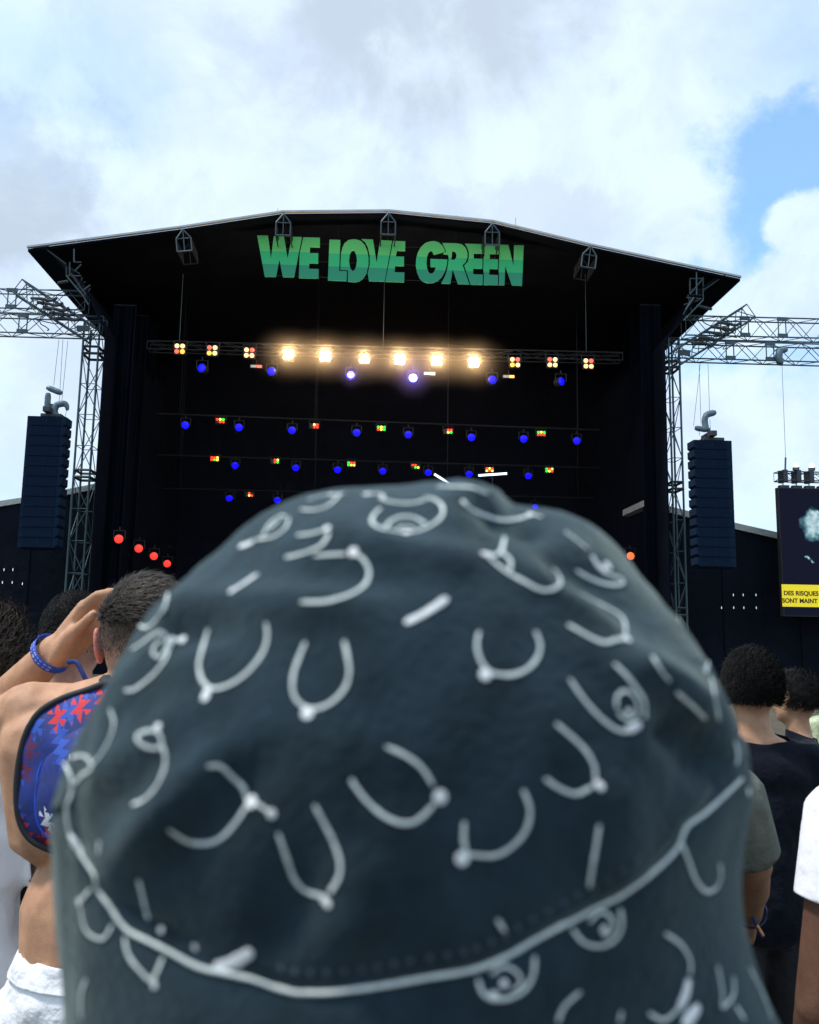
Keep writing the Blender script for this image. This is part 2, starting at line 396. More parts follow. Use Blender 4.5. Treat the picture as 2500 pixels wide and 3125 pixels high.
sm = bpy.data.materials.new('banded green print'); sm.use_nodes = True; t = sm.node_tree; b = t.nodes['Principled BSDF']
c_ = t.nodes.new('ShaderNodeTexCoord'); s_ = t.nodes.new('ShaderNodeSeparateXYZ'); t.links.new(c_.outputs['Object'], s_.inputs[0])
ctr = sgn([(866, 221)])[0]
slope = (sgn([(1646, 131)])[0].z - sgn([(86, 73)])[0].z) / (sgn([(1646, 131)])[0].x - sgn([(86, 73)])[0].x)
zb = sgn([(866, 192)])[0].z - ctr.z; zd = sgn([(866, 266)])[0].z - ctr.z
ma = t.nodes.new('ShaderNodeMath'); ma.operation = 'MULTIPLY_ADD'; ma.inputs[1].default_value = -slope
t.links.new(s_.outputs[0], ma.inputs[0]); t.links.new(s_.outputs[2], ma.inputs[2])
mr = t.nodes.new('ShaderNodeMapRange'); mr.inputs[1].default_value = zd - 1; mr.inputs[2].default_value = zd + 3; t.links.new(ma.outputs[0], mr.inputs[0])
cr = t.nodes.new('ShaderNodeValToRGB'); cr.color_ramp.interpolation = 'CONSTANT'
cr.color_ramp.elements[0].color = (0.04, 0.36, 0.20, 1)
cr.color_ramp.elements[1].position = 0.25; cr.color_ramp.elements[1].color = (0.05, 0.60, 0.22, 1)
e_ = cr.color_ramp.elements.new((zb - zd + 1) / 4); e_.color = (0.17, 0.74, 0.20, 1)
t.links.new(mr.outputs[0], cr.inputs[0]); t.links.new(cr.outputs[0], b.inputs['Base Color']); b.inputs['Roughness'].default_value = 0.8
sroot, so_ = sthing('festival_sign', ctr, 'banded green block letters WE LOVE GREEN under the stage roof', 'sign')
for y0 in (110, 215, 305):
    a, b_ = sgn([(150, y0 - 3), (1600, y0 + 49)]); bar(sroot, 'support_bar', a - ctr + Vector((0, .07, 0)), b_ - ctr + Vector((0, .07, 0)), 0.010, FIX)
for nm, poly, hole in LET:
    hs = [[(p.x - ctr.x, p.z - ctr.z) for p in sgn(hole)]] if hole else []
    link('letter', prism([(p.x - ctr.x, p.z - ctr.z) for p in sgn(poly)], 0.0, 0.035, hs), sroot, sm)
for x in (200, 560, 900, 1250, 1600):
    a = sgn([(x, 66 + (x - 86) * 0.037)])[0]
    bar(sroot, 'hanging_cable', a - ctr + Vector((0, 0.06, 0)), a - ctr + Vector((0, 0.06, 1.2)), 0.008, FIX)

# ------------------------------------------------------------------ trusses
def box_truss(parent, a, b, wv, hv, bays, rc_=0.03, rb=0.016, mt=STEEL, mtb=None):
    """four chords from a to b; wv, hv are the cross-section vectors; zigzag braces on all four faces"""
    a, b, wv, hv = map(Vector, (a, b, wv, hv)); d = (b - a) / bays
    cs = [Vector((0, 0, 0)), wv, wv + hv, hv]
    for c in cs: bar(parent, 'chord', a + c, b + c, rc_, mt)
    for f in range(4):
        c0, c1 = cs[f], cs[(f + 1) % 4]
        for i in range(bays):
            p, q = (c0, c1) if i % 2 == f % 2 else (c1, c0)
            bar(parent, 'brace', a + d * i + p, a + d * (i + 1) + q, rb, mtb or mt)
    for e in (a, b):
        for f in range(4): bar(parent, 'end_bar', e + cs[f], e + cs[(f + 1) % 4], rb, mt)
def gusset(parent, p, w_, h_, mt=STEEL_D):
    link('connector_plate', box_mesh(p[0] - w_ / 2, p[0] + w_ / 2, p[1] - 0.03, p[1] + 0.03, p[2] - h_ / 2, p[2] + h_ / 2), parent, mt)
# left and right flying trusses: upper and lower of each side
for nm, lab, pa, pb, hpx in (
    ('wing_truss', 'upper of the two grey lattice trusses running off the left edge', (-330, 872), (262, 888), 59),
    ('wing_truss', 'lower of the two grey lattice trusses running off the left edge', (-330, 947), (316, 966), 57),
    ('wing_truss', 'upper of the two grey lattice trusses running off the right edge', (2092, 963), (2900, 983), 59),
    ('wing_truss', 'lower of the two grey lattice trusses running off the right edge', (2034, 1036), (2900, 1062), 55)):
    a, b = SP(*pa, 0.7), SP(*pb, 0.7)
    h = SP(pa[0], pa[1], 0.7).z - SP(pa[0], pa[1] + hpx, 0.7).z
    r_, org = sthing(nm, a, lab, 'truss', 'lattice trusses on both sides of the stage')
    bays = max(6, int(round((b - a).length / 0.72)))
    box_truss(r_, Z3, b - a, (0, 0.52, 0), (0, 0, -h), bays, 0.032, 0.016)
    for k in (0.28, 0.62) if pa[0] < 1000 else (0.22, 0.36, 0.62):
        p = (b - a) * k
        for dx in (-0.16, 0.16):
            bar(r_, 'upright', p + Vector((dx, 0, 0)), p + Vector((dx, 0, -h)), 0.026, STEEL)
        gusset(r_, p + Vector((0, -0.03, -0.06)), 0.42, 0.16, STEEL); gusset(r_, p + Vector((0, -0.03, -h + 0.06)), 0.42, 0.16, STEEL)
# inclined king-post trusses laid over the wing trusses
def incline(pa, pb, lab, flip):
    a, b = SP(*pa, 0.1), SP(*pb, 0.1)
    r_, org = sthing('raking_truss', a, lab, 'truss', 'raking trusses at the stage corners')
    d = (b - a); n = Vector((-d.z, 0, d.x)).normalized() * (0.62 if not flip else -0.62)
    if n.z < 0: n = -n
    box_truss(r_, Z3, d, (0, 0.45, 0), n, 7, 0.034, 0.018)
    gusset(r_, d * 0.9 + n * 0.5, 0.5, 0.22)
    # loose cable looms over the truss
    rng = random.Random(int(pa[0]))
    for k in range(9):
        t0 = 0.22 + 0.6 * rng.random(); p = d * t0 + n * rng.uniform(-0.1, 0.9) + Vector((0, -0.08, 0))
        pts = [p]
        for _ in range(5):
            p = p + Vector((rng.uniform(-0.45, 0.45), rng.uniform(-0.08, 0.08), rng.uniform(-0.22, 0.22))); pts.append(p)
        link('cable', tube_mesh(catmull(pts, 4), 0.022, 5), r_, STEEL_D)
    for k in range(5):
        p = d * (0.32 + 0.09 * k) + n * (0.62 - 0.05 * k) + Vector((0, -0.06, 0))
        link('cable_bundle', tube_mesh(catmull([p + Vector((-0.4, 0, 0.05 * math.sin(k))), p, p + Vector((0.35, 0.02, -0.06)), p + Vector((0.6, 0, 0.05))], 4), 0.06, 6), r_, STEEL_D)
incline((38, 890), (262, 1036), 'dark raking truss over the left wing trusses with cable looms', False)
incline((2306, 966), (2078, 1110), 'dark raking truss over the right wing trusses with cable looms', True)
# masts beside the opening
def mast(px0, px1, pyt, lab, off):
    a, b = SP(px0, pyt, off), SP(px1, pyt, off); wv = Vector((b.x - a.x, 0, 0))
    r_, org = sthing('lattice_mast', (a.x, off, 0), lab, 'mast', 'lattice masts carrying the roof')
    h = a.z; n = int(h / 1.25)
    box_truss(r_, Z3, (0, 0, h), wv, (0, 0.85, 0), n, 0.045, 0.018)
    for i in range(1, n):
        z = h * i / n
        big = i % 4 == 2
        for f, (p, q) in enumerate(((Z3, wv), (Vector((0, .85, 0)), wv + Vector((0, .85, 0))), (Z3, Vector((0, .85, 0))), (wv, wv + Vector((0, .85, 0))))):
            bar(r_, 'collar_bar' if big else 'rung', p + Vector((0, 0, z)), q + Vector((0, 0, z)), 0.055 if big else 0.016, STEEL_D if big else STEEL)
            if big: bar(r_, 'collar_bar', p + Vector((0, 0, z + 0.28)), q + Vector((0, 0, z + 0.28)), 0.05, STEEL_D)
    link('base_plate', box_mesh(-0.2, wv.x + 0.2, -0.2, 1.05, -0.005, 0.12), r_, STEEL_D)
mast(258, 306, 985, 'tall grey lattice mast left of the stage opening', 0.6)
mast(2040, 2072, 1030, 'tall grey lattice mast right of the stage opening', 0.6)

# ------------------------------------------------------------------ low side wings with pale sloping roofs
def side_wing(strip, lab, off, far):
    top = [SP(x, y0, off) for x, y0, y1 in strip]; bot = [SP(x, y1, off) for x, y0, y1 in strip]
    r_, org = sthing('side_wing', (bot[0].x, off, 0), lab, 'stage wing', 'low wings beside the stage')
    n = len(strip)
    for i in range(n - 1):
        vs = [bot[i], bot[i + 1], top[i + 1] + Vector((0, 1.6, 0.55)), top[i] + Vector((0, 1.6, 0.55))]
        k = 1.05
        me = prism([(bot[i].x - org.x, bot[i].z), (bot[i + 1].x - org.x, bot[i + 1].z), (top[i + 1].x - org.x, top[i + 1].z), (top[i].x - org.x, top[i].z)], -0.08, 3.0)
        link('roof_edge', me, r_, TARP)
    xa, xb = bot[0].x, bot[-1].x; cnt = max(3, int(abs(xb - xa) / 1.5))
    for i in range(cnt):
        t0, t1 = i / cnt, (i + 1) / cnt
        def zz_(t):
            s = t * (n - 1); k = min(n - 2, int(s)); return bot[k].z + (bot[k + 1].z - bot[k].z) * (s - k)
        x_a = xa + (xb - xa) * t0 - org.x; x_b = xa + (xb - xa) * t1 - org.x
        link('scrim_panel', prism([(x_a - .02, 0), (x_b + .02, 0), (x_b + .02, zz_(t1) - .02), (x_a - .02, zz_(t0) - .02)], 0.06 * (i % 2), 0.05 + 0.06 * (i % 2)), r_, BLACK)
    link('rear_panel', prism([(xa - org.x, 0), (xb - org.x, 0), (xb - org.x, min(bot[0].z, bot[-1].z) - .1), (xa - org.x, min(bot[0].z, bot[-1].z) - .1)], 2.9, 2.95), r_, BLACK)
side_wing([(-500, 1606, 1627), (-100, 1545, 1563), (120, 1511, 1527), (338, 1467, 1485)], 'low black wing with pale roof edge left of the stage', 2.2, -1)
side_wing([(1966, 1526, 1545), (2225, 1592, 1611), (2500, 1654, 1673), (2900, 1752, 1774)], 'low black wing with pale roof edge right of the stage', 2.2, 1)
# small white work lights low on the wings
wl = lathe([(0.015, 0.0), (0.026, 0.03), (0.022, 0.09), (0.01, 0.13)], 8); wl.materials.append(FIX)
wl2 = lathe([(0.007, 0.0), (0.015, 0.025), (0.013, 0.07), (0.004, 0.11)], 8); wl2.materials.append(glow('work light white', (0.7, 0.85, 1.0), 0.8))
for k, (px, py) in enumerate(((13, 1738), (40, 1738), (8, 1777), (38, 1777), (69, 1781), (2238, 1815), (2268, 1815), (2307, 1815), (2202, 1854), (2239, 1854), (2270, 1854), (2308, 1854))):
    p = SP(px, py, 2.0); sd_ = 'left' if px < 900 else 'right'
    rw, nn = (('upper', k) if k < 2 else ('lower', k - 2) if k < 5 else ('upper', k - 5) if k < 8 else ('lower', k - 8))
    e, _ = sthing('work_light', p, 'tiny white work light, %s from the left in the %s row on the %s wing' % (ORD[nn], rw, sd_), 'lamp', 'work lights on the %s wing' % sd_)
    a = link('housing', wl, e); a.location = (0, 0.03, -0.07); c = link('bulb', wl2, e); c.location = (0, -0.02, -0.06)
    bar(e, 'bracket', (0, 0.03, 0), (0, 0.22, 0), 0.015, FIX)

# ------------------------------------------------------------------ speaker arrays
def cabinet_mesh(wid, hgt, dep, side):
    """loudspeaker box, the inner edge of its front tapered so that neighbours leave a notch"""
    s = side; x_o, x_i, x_t = -s * wid / 2, s * wid / 2 * 0.84, s * wid / 2
    h = hgt / 2 - 0.006
    f = [(x_o, -h), (x_i, -h), (x_t, -h * 0.42), (x_t, h * 0.98), (x_i, h), (x_o, h)]
    return prism(f, -dep / 2, dep / 2)
def array(px0, px1, pyt, n, lab, off, side):
    a, b = SP(px0, pyt, off), SP(px1, pyt, off); wid = b.x - a.x; hg = 0.372; cx = (a.x + b.x) / 2
    r_, org = sthing('speaker_array', (cx, off, a.z - n * hg), lab, 'loudspeaker', 'hanging speaker arrays')
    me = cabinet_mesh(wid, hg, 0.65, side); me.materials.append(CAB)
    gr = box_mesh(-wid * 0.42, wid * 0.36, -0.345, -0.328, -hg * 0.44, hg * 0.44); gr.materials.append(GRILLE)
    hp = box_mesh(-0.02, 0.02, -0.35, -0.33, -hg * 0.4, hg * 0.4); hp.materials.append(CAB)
    for i in range(n):
        c = link('cabinet', me, r_); tl = -0.006 * max(0, i - 8)
        c.location = (0, 0, (n - i - 0.5) * hg); c.rotation_euler = (tl * 2, 0, 0)
        gg = link('grille', gr, c); h2 = link('centre_strip', hp, c)
    T = n * hg
    link('rigging_frame', box_mesh(-wid * 0.20, wid * 0.34, -0.25, 0.25, T + 0.01, T + 0.13, 0.02), r_, STEEL_D)
    link('rigging_beam', box_mesh(-0.12, 0.12, -0.5, 0.5, T + 0.14, T + 0.34, 0.02), r_, STEEL_D)
    link('shackle', box_mesh(-0.05, 0.05, -0.05, 0.05, T + 0.345, T + 0.55, 0.015), r_, STEEL)
    return r_, T, cx, wid
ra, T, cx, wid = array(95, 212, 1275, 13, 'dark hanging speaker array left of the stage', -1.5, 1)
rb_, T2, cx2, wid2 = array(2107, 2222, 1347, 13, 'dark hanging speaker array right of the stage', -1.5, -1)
MOT = mat('chain motor blue grey', (0.10, 0.16, 0.20), 0.5, 0.2, var=0.3, vscale=4)
def hoist(lab, body, bagpts, cables, off):
    """chain motor (tilted drum), a cloth chain bag and its cables, given in pixels"""
    p = SP(*body[0], off); r_, org = sthing('chain_hoist', p, lab, 'hoist', 'chain hoists over the speakers')
    for (ax, ay, bx, by, rad) in body[1]:
        a, b = SP(ax, ay, off) - org, SP(bx, by, off) - org
        pts = [a + (b - a) * (i / 6) for i in range(7)]
        rr = [rad * s for s in (0.72, 0.95, 1.0, 0.97, 1.0, 0.95, 0.7)]
        link('motor_body', tube_mesh(pts, rr, 10), r_, MOT, smooth=False)
    pts = catmull([SP(x, y, off) - org for x, y, _ in bagpts], 4); rads = []
    rr = [q[2] for q in bagpts]
    for i in range(len(pts)):
        s = i / (len(pts) - 1) * (len(rr) - 1); k = min(len(rr) - 2, int(s)); rads.append(rr[k] + (rr[k + 1] - rr[k]) * (s - k))
    link('chain_bag', tube_mesh(pts, rads, 9), r_, MOT, smooth=True)
    for (ax, ay, bx, by) in cables:
        bar(r_, 'cable', SP(ax, ay, off) - org, SP(bx, by, off) - org, 0.008, STEEL_D)
OFF = -1.5
hoist('grey chain hoist above the left speaker array', ((150, 1180), [(144, 1182, 188, 1200, 0.11), (147, 1200, 144, 1247, 0.11)]),
      [(164, 1274, 0.16), (166, 1250, 0.13), (175, 1236, 0.12), (195, 1232, 0.12), (204, 1240, 0.09), (205, 1252, 0.05)],
      [(180, 1036, 164, 1176), (192, 1036, 180, 1240), (207, 1040, 188, 1232), (204, 1250, 198, 1275), (146, 1247, 152, 1272)], OFF)
hoist('blue grey chain hoist above the right speaker array', ((2150, 1300), [(2150, 1268, 2184, 1258, 0.12), (2122, 1306, 2160, 1312, 0.11)]),
      [(2156, 1314, 0.13), (2153, 1295, 0.12), (2152, 1278, 0.12), (2160, 1264, 0.12), (2178, 1258, 0.10)],
      [(2134, 1108, 2140, 1298), (2138, 1108, 2117, 1300), (2161, 1108, 2166, 1256), (2167, 1280, 2169, 1326), (2134, 1314, 2136, 1330)], OFF)
# hanging chain hoist on the right truss
hoist('grey hoist with chain bag clamped in the right wing truss', ((2382, 1066), [(2372, 1072, 2402, 1066, 0.13)]),
      [(2380, 1072, 0.14), (2377, 1090, 0.16), (2381, 1108, 0.14), (2380, 1112, 0.08)], [(2387, 1112, 2398, 1396)], 0.55)

# ------------------------------------------------------------------ side screen with caption, its truss and two flood lamps
SOFF = 0.2
tl = SP(2378, 1486, SOFF); bl = SP(2386, 1880, SOFF); wS = 6.4
hS = tl.z - bl.z
sr, org = sthing('video_screen', (tl.x, SOFF, bl.z), 'large dark video screen with yellow caption at the right edge', 'screen')
scm = bpy.data.materials.new('video picture'); scm.use_nodes = True; t = scm.node_tree; b = t.nodes['Principled BSDF']
b.inputs['Base Color'].default_value = (0.004, 0.005, 0.009, 1); b.inputs['Roughness'].default_value = 0.9; b.inputs['Specular IOR Level'].default_value = 0.1
c_ = t.nodes.new('ShaderNodeTexCoord')
nz = t.nodes.new('ShaderNodeTexNoise'); nz.inputs['Scale'].default_value = 2.2; nz.inputs['Detail'].default_value = 6
t.links.new(c_.outputs['Object'], nz.inputs['Vector'])
def vm(op, a, b_):
    n = t.nodes.new('ShaderNodeVectorMath'); n.operation = op
    for i, v in enumerate((a, b_)):
        if isinstance(v, (tuple, Vector)): n.inputs[i].default_value = v
        else: t.links.new(v, n.inputs[i])
    return n
wv_ = vm('MULTIPLY', vm('SUBTRACT', nz.outputs['Color'], (0.5, 0.5, 0.5)).outputs[0], (0.9, 0.0, 0.9))
pos = vm('ADD', c_.outputs['Object'], wv_.outputs[0])
def spot(px, py, sx, sz, rad, soft):
    p = SP(px, py, SOFF) - org
    v = vm('MULTIPLY', vm('SUBTRACT', pos.outputs[0], (p.x, 0, p.z)).outputs[0], (1 / sx, 0, 1 / sz))
    ln = t.nodes.new('ShaderNodeVectorMath'); ln.operation = 'LENGTH'; t.links.new(v.outputs[0], ln.inputs[0])
    n = t.nodes.new('ShaderNodeMapRange'); n.interpolation_type = 'SMOOTHSTEP'; t.links.new(ln.outputs['Value'], n.inputs[0])
    n.inputs[1].default_value = rad - soft; n.inputs[2].default_value = rad + soft; n.inputs[3].default_value = 1; n.inputs[4].default_value = 0
    return n.outputs[0]
def mt2(op, a, b_):
    n = t.nodes.new('ShaderNodeMath'); n.operation = op
    for i, v in enumerate((a, b_)):
        if isinstance(v, (int, float)): n.inputs[i].default_value = v
        else: t.links.new(v, n.inputs[i])
    return n.outputs[0]
im = mt2('MAXIMUM', spot(2492, 1604, 0.55, 0.55, 0.85, 0.35), mt2('MAXIMUM', spot(2474, 1707, 0.12, 0.12, 0.6, 0.5), spot(2510, 1574, 0.6, 0.16, 0.9, 0.3)))
nb = t.nodes.new('ShaderNodeTexNoise'); nb.inputs['Scale'].default_value = 5.0; t.links.new(c_.outputs['Object'], nb.inputs['Vector'])
im = mt2('MULTIPLY', im, mt2('MULTIPLY_ADD' if False else 'ADD', mt2('MULTIPLY', nb.outputs[0], 1.0), 0.2))
rp = t.nodes.new('ShaderNodeValToRGB'); rp.color_ramp.elements[0].color = (0.004, 0.005, 0.014, 1); rp.color_ramp.elements[1].color = (0.62, 0.78, 0.82, 1)
e_ = rp.color_ramp.elements.new(0.35); e_.color = (0.10, 0.24, 0.29, 1)
t.links.new(im, rp.inputs[0]); t.links.new(rp.outputs[0], b.inputs['Emission Color']); b.inputs['Emission Strength'].default_value = 1.0
panel_px = 8; pw, ph = wS / 6, hS / 6
link('casing', box_mesh(0.0, wS, 0.08, 0.35, 0, hS), sr, FIX)
link('picture', box_mesh(0.04, wS - 0.04, 0.05, 0.075, 0.04, hS - 0.04), sr, scm)
for i in range(6):
    for j in (0, 1):
        link('top_bracket', box_mesh(pw * i + 0.1 + j * pw * 0.5, pw * i + pw * 0.45 + j * pw * 0.5, 0.1, 0.3, hS + 0.003, hS + 0.10), sr, STEEL_D)
cy = [SP(x, y, SOFF) - org for x, y in ((2387, 1783), (2388, 1851))]
strip = link('caption_band', box_mesh(cy[0].x, wS - 0.1, 0.03, 0.045, cy[1].z, cy[0].z), sr, glow('caption yellow', (0.62, 0.50, 0.01), 0.72))
tm = mat('caption black', (0.01, 0.01, 0.008), 0.7)
for txt, px, py, hpx in (('DES RISQUES', 2393, 1816, 14), ('SONT MAINT', 2389, 1839, 14)):
    cu = bpy.data.curves.new('t', 'FONT'); cu.body = txt; cu.offset = 0.026; cu.extrude = 0.02; cu.space_character = 1.02
    ob = bpy.data.objects.new('t', cu); COL.objects.link(ob)
    me = bpy.data.meshes.new_from_object(ob.evaluated_get(bpy.context.evaluated_depsgraph_get())); bpy.data.objects.remove(ob)
    p = SP(px, py, SOFF) - org
    wpx = 112 if txt.startswith('DES') else 113
    ext = max(v.co.x for v in me.vertices); s = (wpx * 33.2 / F) / ext; hh = (hpx * 33.2 / F) / 0.72
    me.transform(Matrix.Diagonal((s, hh, 0.3, 1))); me.transform(Matrix.Rotation(R(90), 4, 'X'))
    ob = link('caption_text', me, strip, tm); ob.location = (p.x, 0.022, p.z)
    me.materials.clear(); me.materials.append(tm)
ta, tb = SP(2376, 1438, SOFF), SP(2960, 1452, SOFF)
tr, to = sthing('screen_truss', ta, 'dark lattice truss with cable ends above the video screen', 'truss')
box_truss(tr, Z3, tb - ta, (0, 0.4, 0), (0, 0, -0.36), 14, 0.028, 0.012, STEEL_D)
for k, (px) in enumerate((2397, 2438, 2477, 2560, 2640)):
    p = SP(px, 1452, SOFF) - to; link('clamp', box_mesh(p.x - 0.09, p.x + 0.09, -0.06, 0.46, -0.42, 0.07, 0.015), tr, STEEL_D)
    q = SP(px, 1486, SOFF) - to; bar(tr, 'drop_chain', p + Vector((0, 0.2, -0.2)), q + Vector((0, 0.2, 0.02)), 0.022, STEEL)
bar(tr, 'hook', SP(2398, 1396, SOFF) - to, SP(2397, 1440, SOFF) - to, 0.035, STEEL)
for nm, px, py in (('left', 2430, 1424), ('right', 2478, 1425)):
    p = SP(px, py, SOFF)
    e, _ = sthing('flood_lamp', p, '%s of two warm lit flood lamps above the video screen' % nm, 'lamp', 'flood lamps over the screen')
    link('housing', box_mesh(-0.11, 0.11, -0.07, 0.10, -0.16, -0.02, 0.02), e, STEEL)
    lm = lathe([(0.02, -0.02), (0.085, 0.0), (0.1, 0.05), (0.08, 0.11), (0.03, 0.14)], 12); link('bulb', lm, e, glow('flood warm', (1.0, 0.78, 0.42), 6.0), smooth=True)
    bar(e, 'yoke', (0, 0.02, -0.22), (0, 0.02, -0.15), 0.03, STEEL)

# ------------------------------------------------------------------ lights on the stage
ft0, ft1 = SP(450, 1040, 2.0), SP(1900, 1076, 2.0)
tr, to = sthing('lighting_truss', ft0, 'long dark truss across the stage carrying the warm blinders', 'truss')
box_truss(tr, Z3, ft1 - ft0, (0, 0.5, 0), (0, 0, -0.34), 26, 0.028, 0.012, FIX)
for px, py in ((556, 830), (1790, 830), (1175, 800)):
    a = SP(px, py, 2.0); b_ = ft0 + (ft1 - ft0) * ((a.x - ft0.x) / (ft1.x - ft0.x))
    bar(tr, 'hanging_chain', Vector((b_.x, 2.2, a.z)) - to, Vector((b_.x, 2.2, b_.z)) - to, 0.014, STEEL)
HOT = glow('blinder lamp glaring', (1.0, 0.80, 0.50), 26.0)
WARM = glow('blinder lamp warm', (1.0, 0.56, 0.22), 1.9)
AMB = glow('blinder lamp amber', (1.0, 0.42, 0.05), 2.2)
REDL = glow('blinder lamp red', (1.0, 0.12, 0.08), 1.3)
bulb = lathe([(0.085, 0.0), (0.095, 0.02), (0.09, 0.05), (0.05, 0.07), (0.012, 0.075)], 12)
def facing(o_):
    """turn a z-up lathe so that it faces the audience"""
    o_.rotation_euler = (R(90), 0, 0); return o_
def lensmesh(src, mt):
    k = src.name + mt.name
    if k not in _bars:
        me = src.copy(); me.materials.clear(); me.materials.append(mt); me.polygons.foreach_set('use_smooth', [True] * len(me.polygons)); _bars[k] = me
    return _bars[k]
BX = [(549, 1065), (648, 1070), (761, 1077), (881, 1083), (993, 1087), (1112, 1093), (1220, 1097), (1333, 1101), (1446, 1106), (1572, 1106), (1686, 1106), (1796, 1110)]
rows = {0: 'WWRA', 1: 'RWAW', 2: 'WRWW', 3: 'HHHA', 4: 'HHHH', 5: 'AAHH', 6: 'HHHH', 7: 'HHHH', 8: 'HHHH', 9: 'WRAW', 10: 'RWWW', 11: 'WRWW'}
bx_house = box_mesh(-0.24, 0.24, 0.0, 0.16, -0.24, 0.24, 0.02); bx_house.materials.append(FIX)
yk = None
for i, (px, py) in enumerate(BX):
    p = SP(px, py, 1.85)
    hot = 3 <= i <= 8
    e, _ = sthing('blinder_lamp', p, '%s four-bulb blinder from the left on the front truss, %s' % (ORD[i], 'glaring white' if hot and i != 5 else 'upper bulbs amber and lower glaring' if i == 5 else 'glowing warm'), 'stage light', 'blinders along the front truss')
    link('housing', bx_house, e)
    for k, ch in enumerate(rows[i]):
        mt_ = {'H': HOT, 'W': WARM, 'A': AMB, 'R': REDL}[ch]
        l_ = facing(link('bulb', lensmesh(bulb, mt_), e)); l_.location = ((-0.115, 0.115)[k % 2], -0.012, (0.12, -0.12)[k // 2])
    bar(e, 'yoke', (-0.27, 0.08, 0), (-0.27, 0.08, 0.38), 0.02, FIX); bar(e, 'yoke', (0.27, 0.08, 0), (0.27, 0.08, 0.38), 0.02, FIX)
    bar(e, 'yoke', (-0.27, 0.08, 0.38), (0.27, 0.08, 0.38), 0.02, FIX)
    if hot:
        ld = bpy.data.lights.new('blinder_light', 'POINT'); ld.energy = 170 if i != 5 else 100; ld.color = (1.0, 0.66, 0.34); ld.shadow_soft_size = 0.15
        lo = bpy.data.objects.new('light', ld); COL.objects.link(lo); lo.parent = e; lo.location = (0, -0.35, 0)
BLUE = glow('blue wash lamp', (0.005, 0.003, 1.0), 1.5)
BLUE_D = glow('blue wash lamp dim', (0.02, 0.012, 0.95), 0.9)
BLUE_H = glow('blue wash lamp hot', (0.55, 0.75, 1.0), 3.0)
BLUE_R = glow('blue wash rim', (0.05, 0.02, 1.0), 3.0)
RED = glow('red wash lamp', (1.0, 0.045, 0.03), 1.0); ORANGE = glow('orange wash lamp', (1.0, 0.16, 0.04), 1.1)
wbody = lathe([(0.07, -0.34), (0.15, -0.28), (0.17, -0.1), (0.185, 0.0), (0.175, 0.012)], 16); wbody.materials.append(FIX)
wlens = lathe([(0.16, 0.014), (0.15, 0.03), (0.09, 0.045), (0.01, 0.05)], 16)
pix = lathe([(0.017, 0.0), (0.015, 0.012)], 6)
def wash(px, py, off, lab, mt_, grp, sx=1.0, sz=1.0, pixels=None, tilt=0.0, yaw=0.0, size=1.0):
    p = SP(px, py, off)
    e, _ = sthing('wash_light', p, lab, 'stage light', grp); e.scale = (size, size, size)
    h = bpy.data.objects.new('head', None); COL.objects.link(h); h.parent = e; h.rotation_euler = (R(90) + tilt, 0, yaw)
    b2 = link('head_housing', wbody, h); l_ = link('lens', lensmesh(wlens, mt_), h)
    if pixels:
        for q in range(19):
            rr, th = ((0, 0) if q == 0 else (0.06, q * R(60)) if q < 7 else (0.115, q * R(30)))
            o2 = link('led', lensmesh(pix, pixels), h); o2.location = (rr * math.cos(th), rr * math.sin(th), 0.045)
    bar(e, 'yoke', (-0.21, 0.06, 0), (-0.21, 0.06, 0.32), 0.022, FIX); bar(e, 'yoke', (0.21, 0.06, 0), (0.21, 0.06, 0.32), 0.022, FIX)
    bar(e, 'yoke', (-0.21, 0.06, 0.32), (0.21, 0.06, 0.32), 0.022, FIX)
    bar(e, 'clamp', (0, 0.06, 0.32), (0, 0.06, 0.46), 0.03, FIX)
K = 2500 / 1725
for i, (x, y) in enumerate(((425, 775), (572, 782), (739, 790), (870, 796), (1037, 800), (1182, 803))):
    wash(x * K, y * K, 2.3, '%s round blue wash light from the left, just under the blinders%s' % (ORD[i], ', white hot' if i == 3 else ', speckled bright' if i == 2 else ''),
         BLUE_H if i == 3 else BLUE_R if i == 2 else BLUE, 'blue lights under the blinders', pixels=BLUE_H if i in (2, 3) else None, yaw=(-0.3, -0.2, 0, 0, 0.2, 0.6)[i], size=1.1)
def pipe(y0, y1, off, lab):
    a, b_ = SP(480, y0, off), SP(1830, y1, off)
    r_, og = sthing('lighting_bar', a, lab, 'lighting bar', 'upstage lighting bars'); bar(r_, 'pipe', Z3, b_ - a, 0.035, FIX)
    for k in (0.05, 0.35, 0.65, 0.95): bar(r_, 'hanging_cable', (b_ - a) * k, (b_ - a) * k + Vector((0, 0, 9.5 - off * 0.15)), 0.01, FIX)
R2B = ((390, 895), (503, 900), (615, 906), (751, 911), (860, 915), (993, 921), (1103, 924), (1215, 928))
R3B = ((495, 980), (623, 985), (711, 989), (806, 992), (902, 995), (988, 998), (1113, 1002))
R4B = ((483, 1049), (584, 1053), (1127, 1068))
pipe(1262, 1312, 6.05, 'upper black bar of coloured lights behind the blinders'); pipe(1388, 1428, 9.05, 'middle black bar of coloured lights at the back'); pipe(1490, 1520, 11.05, 'lowest black bar of coloured lights at the back')
for rn, rowb, off in (('upper', R2B, 6.0), ('middle', R3B, 9.0), ('lowest', R4B, 11.0)):
    for i, (x, y) in enumerate(rowb):
        wash(x * K, y * K, off, '%s small blue light from the left on the %s back bar' % (ORD[i], rn), BLUE, 'blue lights on the back bars', tilt=0.3 if rn == 'upper' else 0.6, yaw=(0.3 if x < 800 else -0.3) * abs(x - 800) / 400, size=1.05)
GRN = glow('pixel green', (0.03, 1.0, 0.06), 1.3); YEL = glow('pixel yellow', (1.0, 0.75, 0.1), 1.8); RDP = glow('pixel red', (1.0, 0.05, 0.02), 1.5)
pbulb = lathe([(0.06, 0.0), (0.058, 0.03), (0.03, 0.05), (0.008, 0.052)], 10)
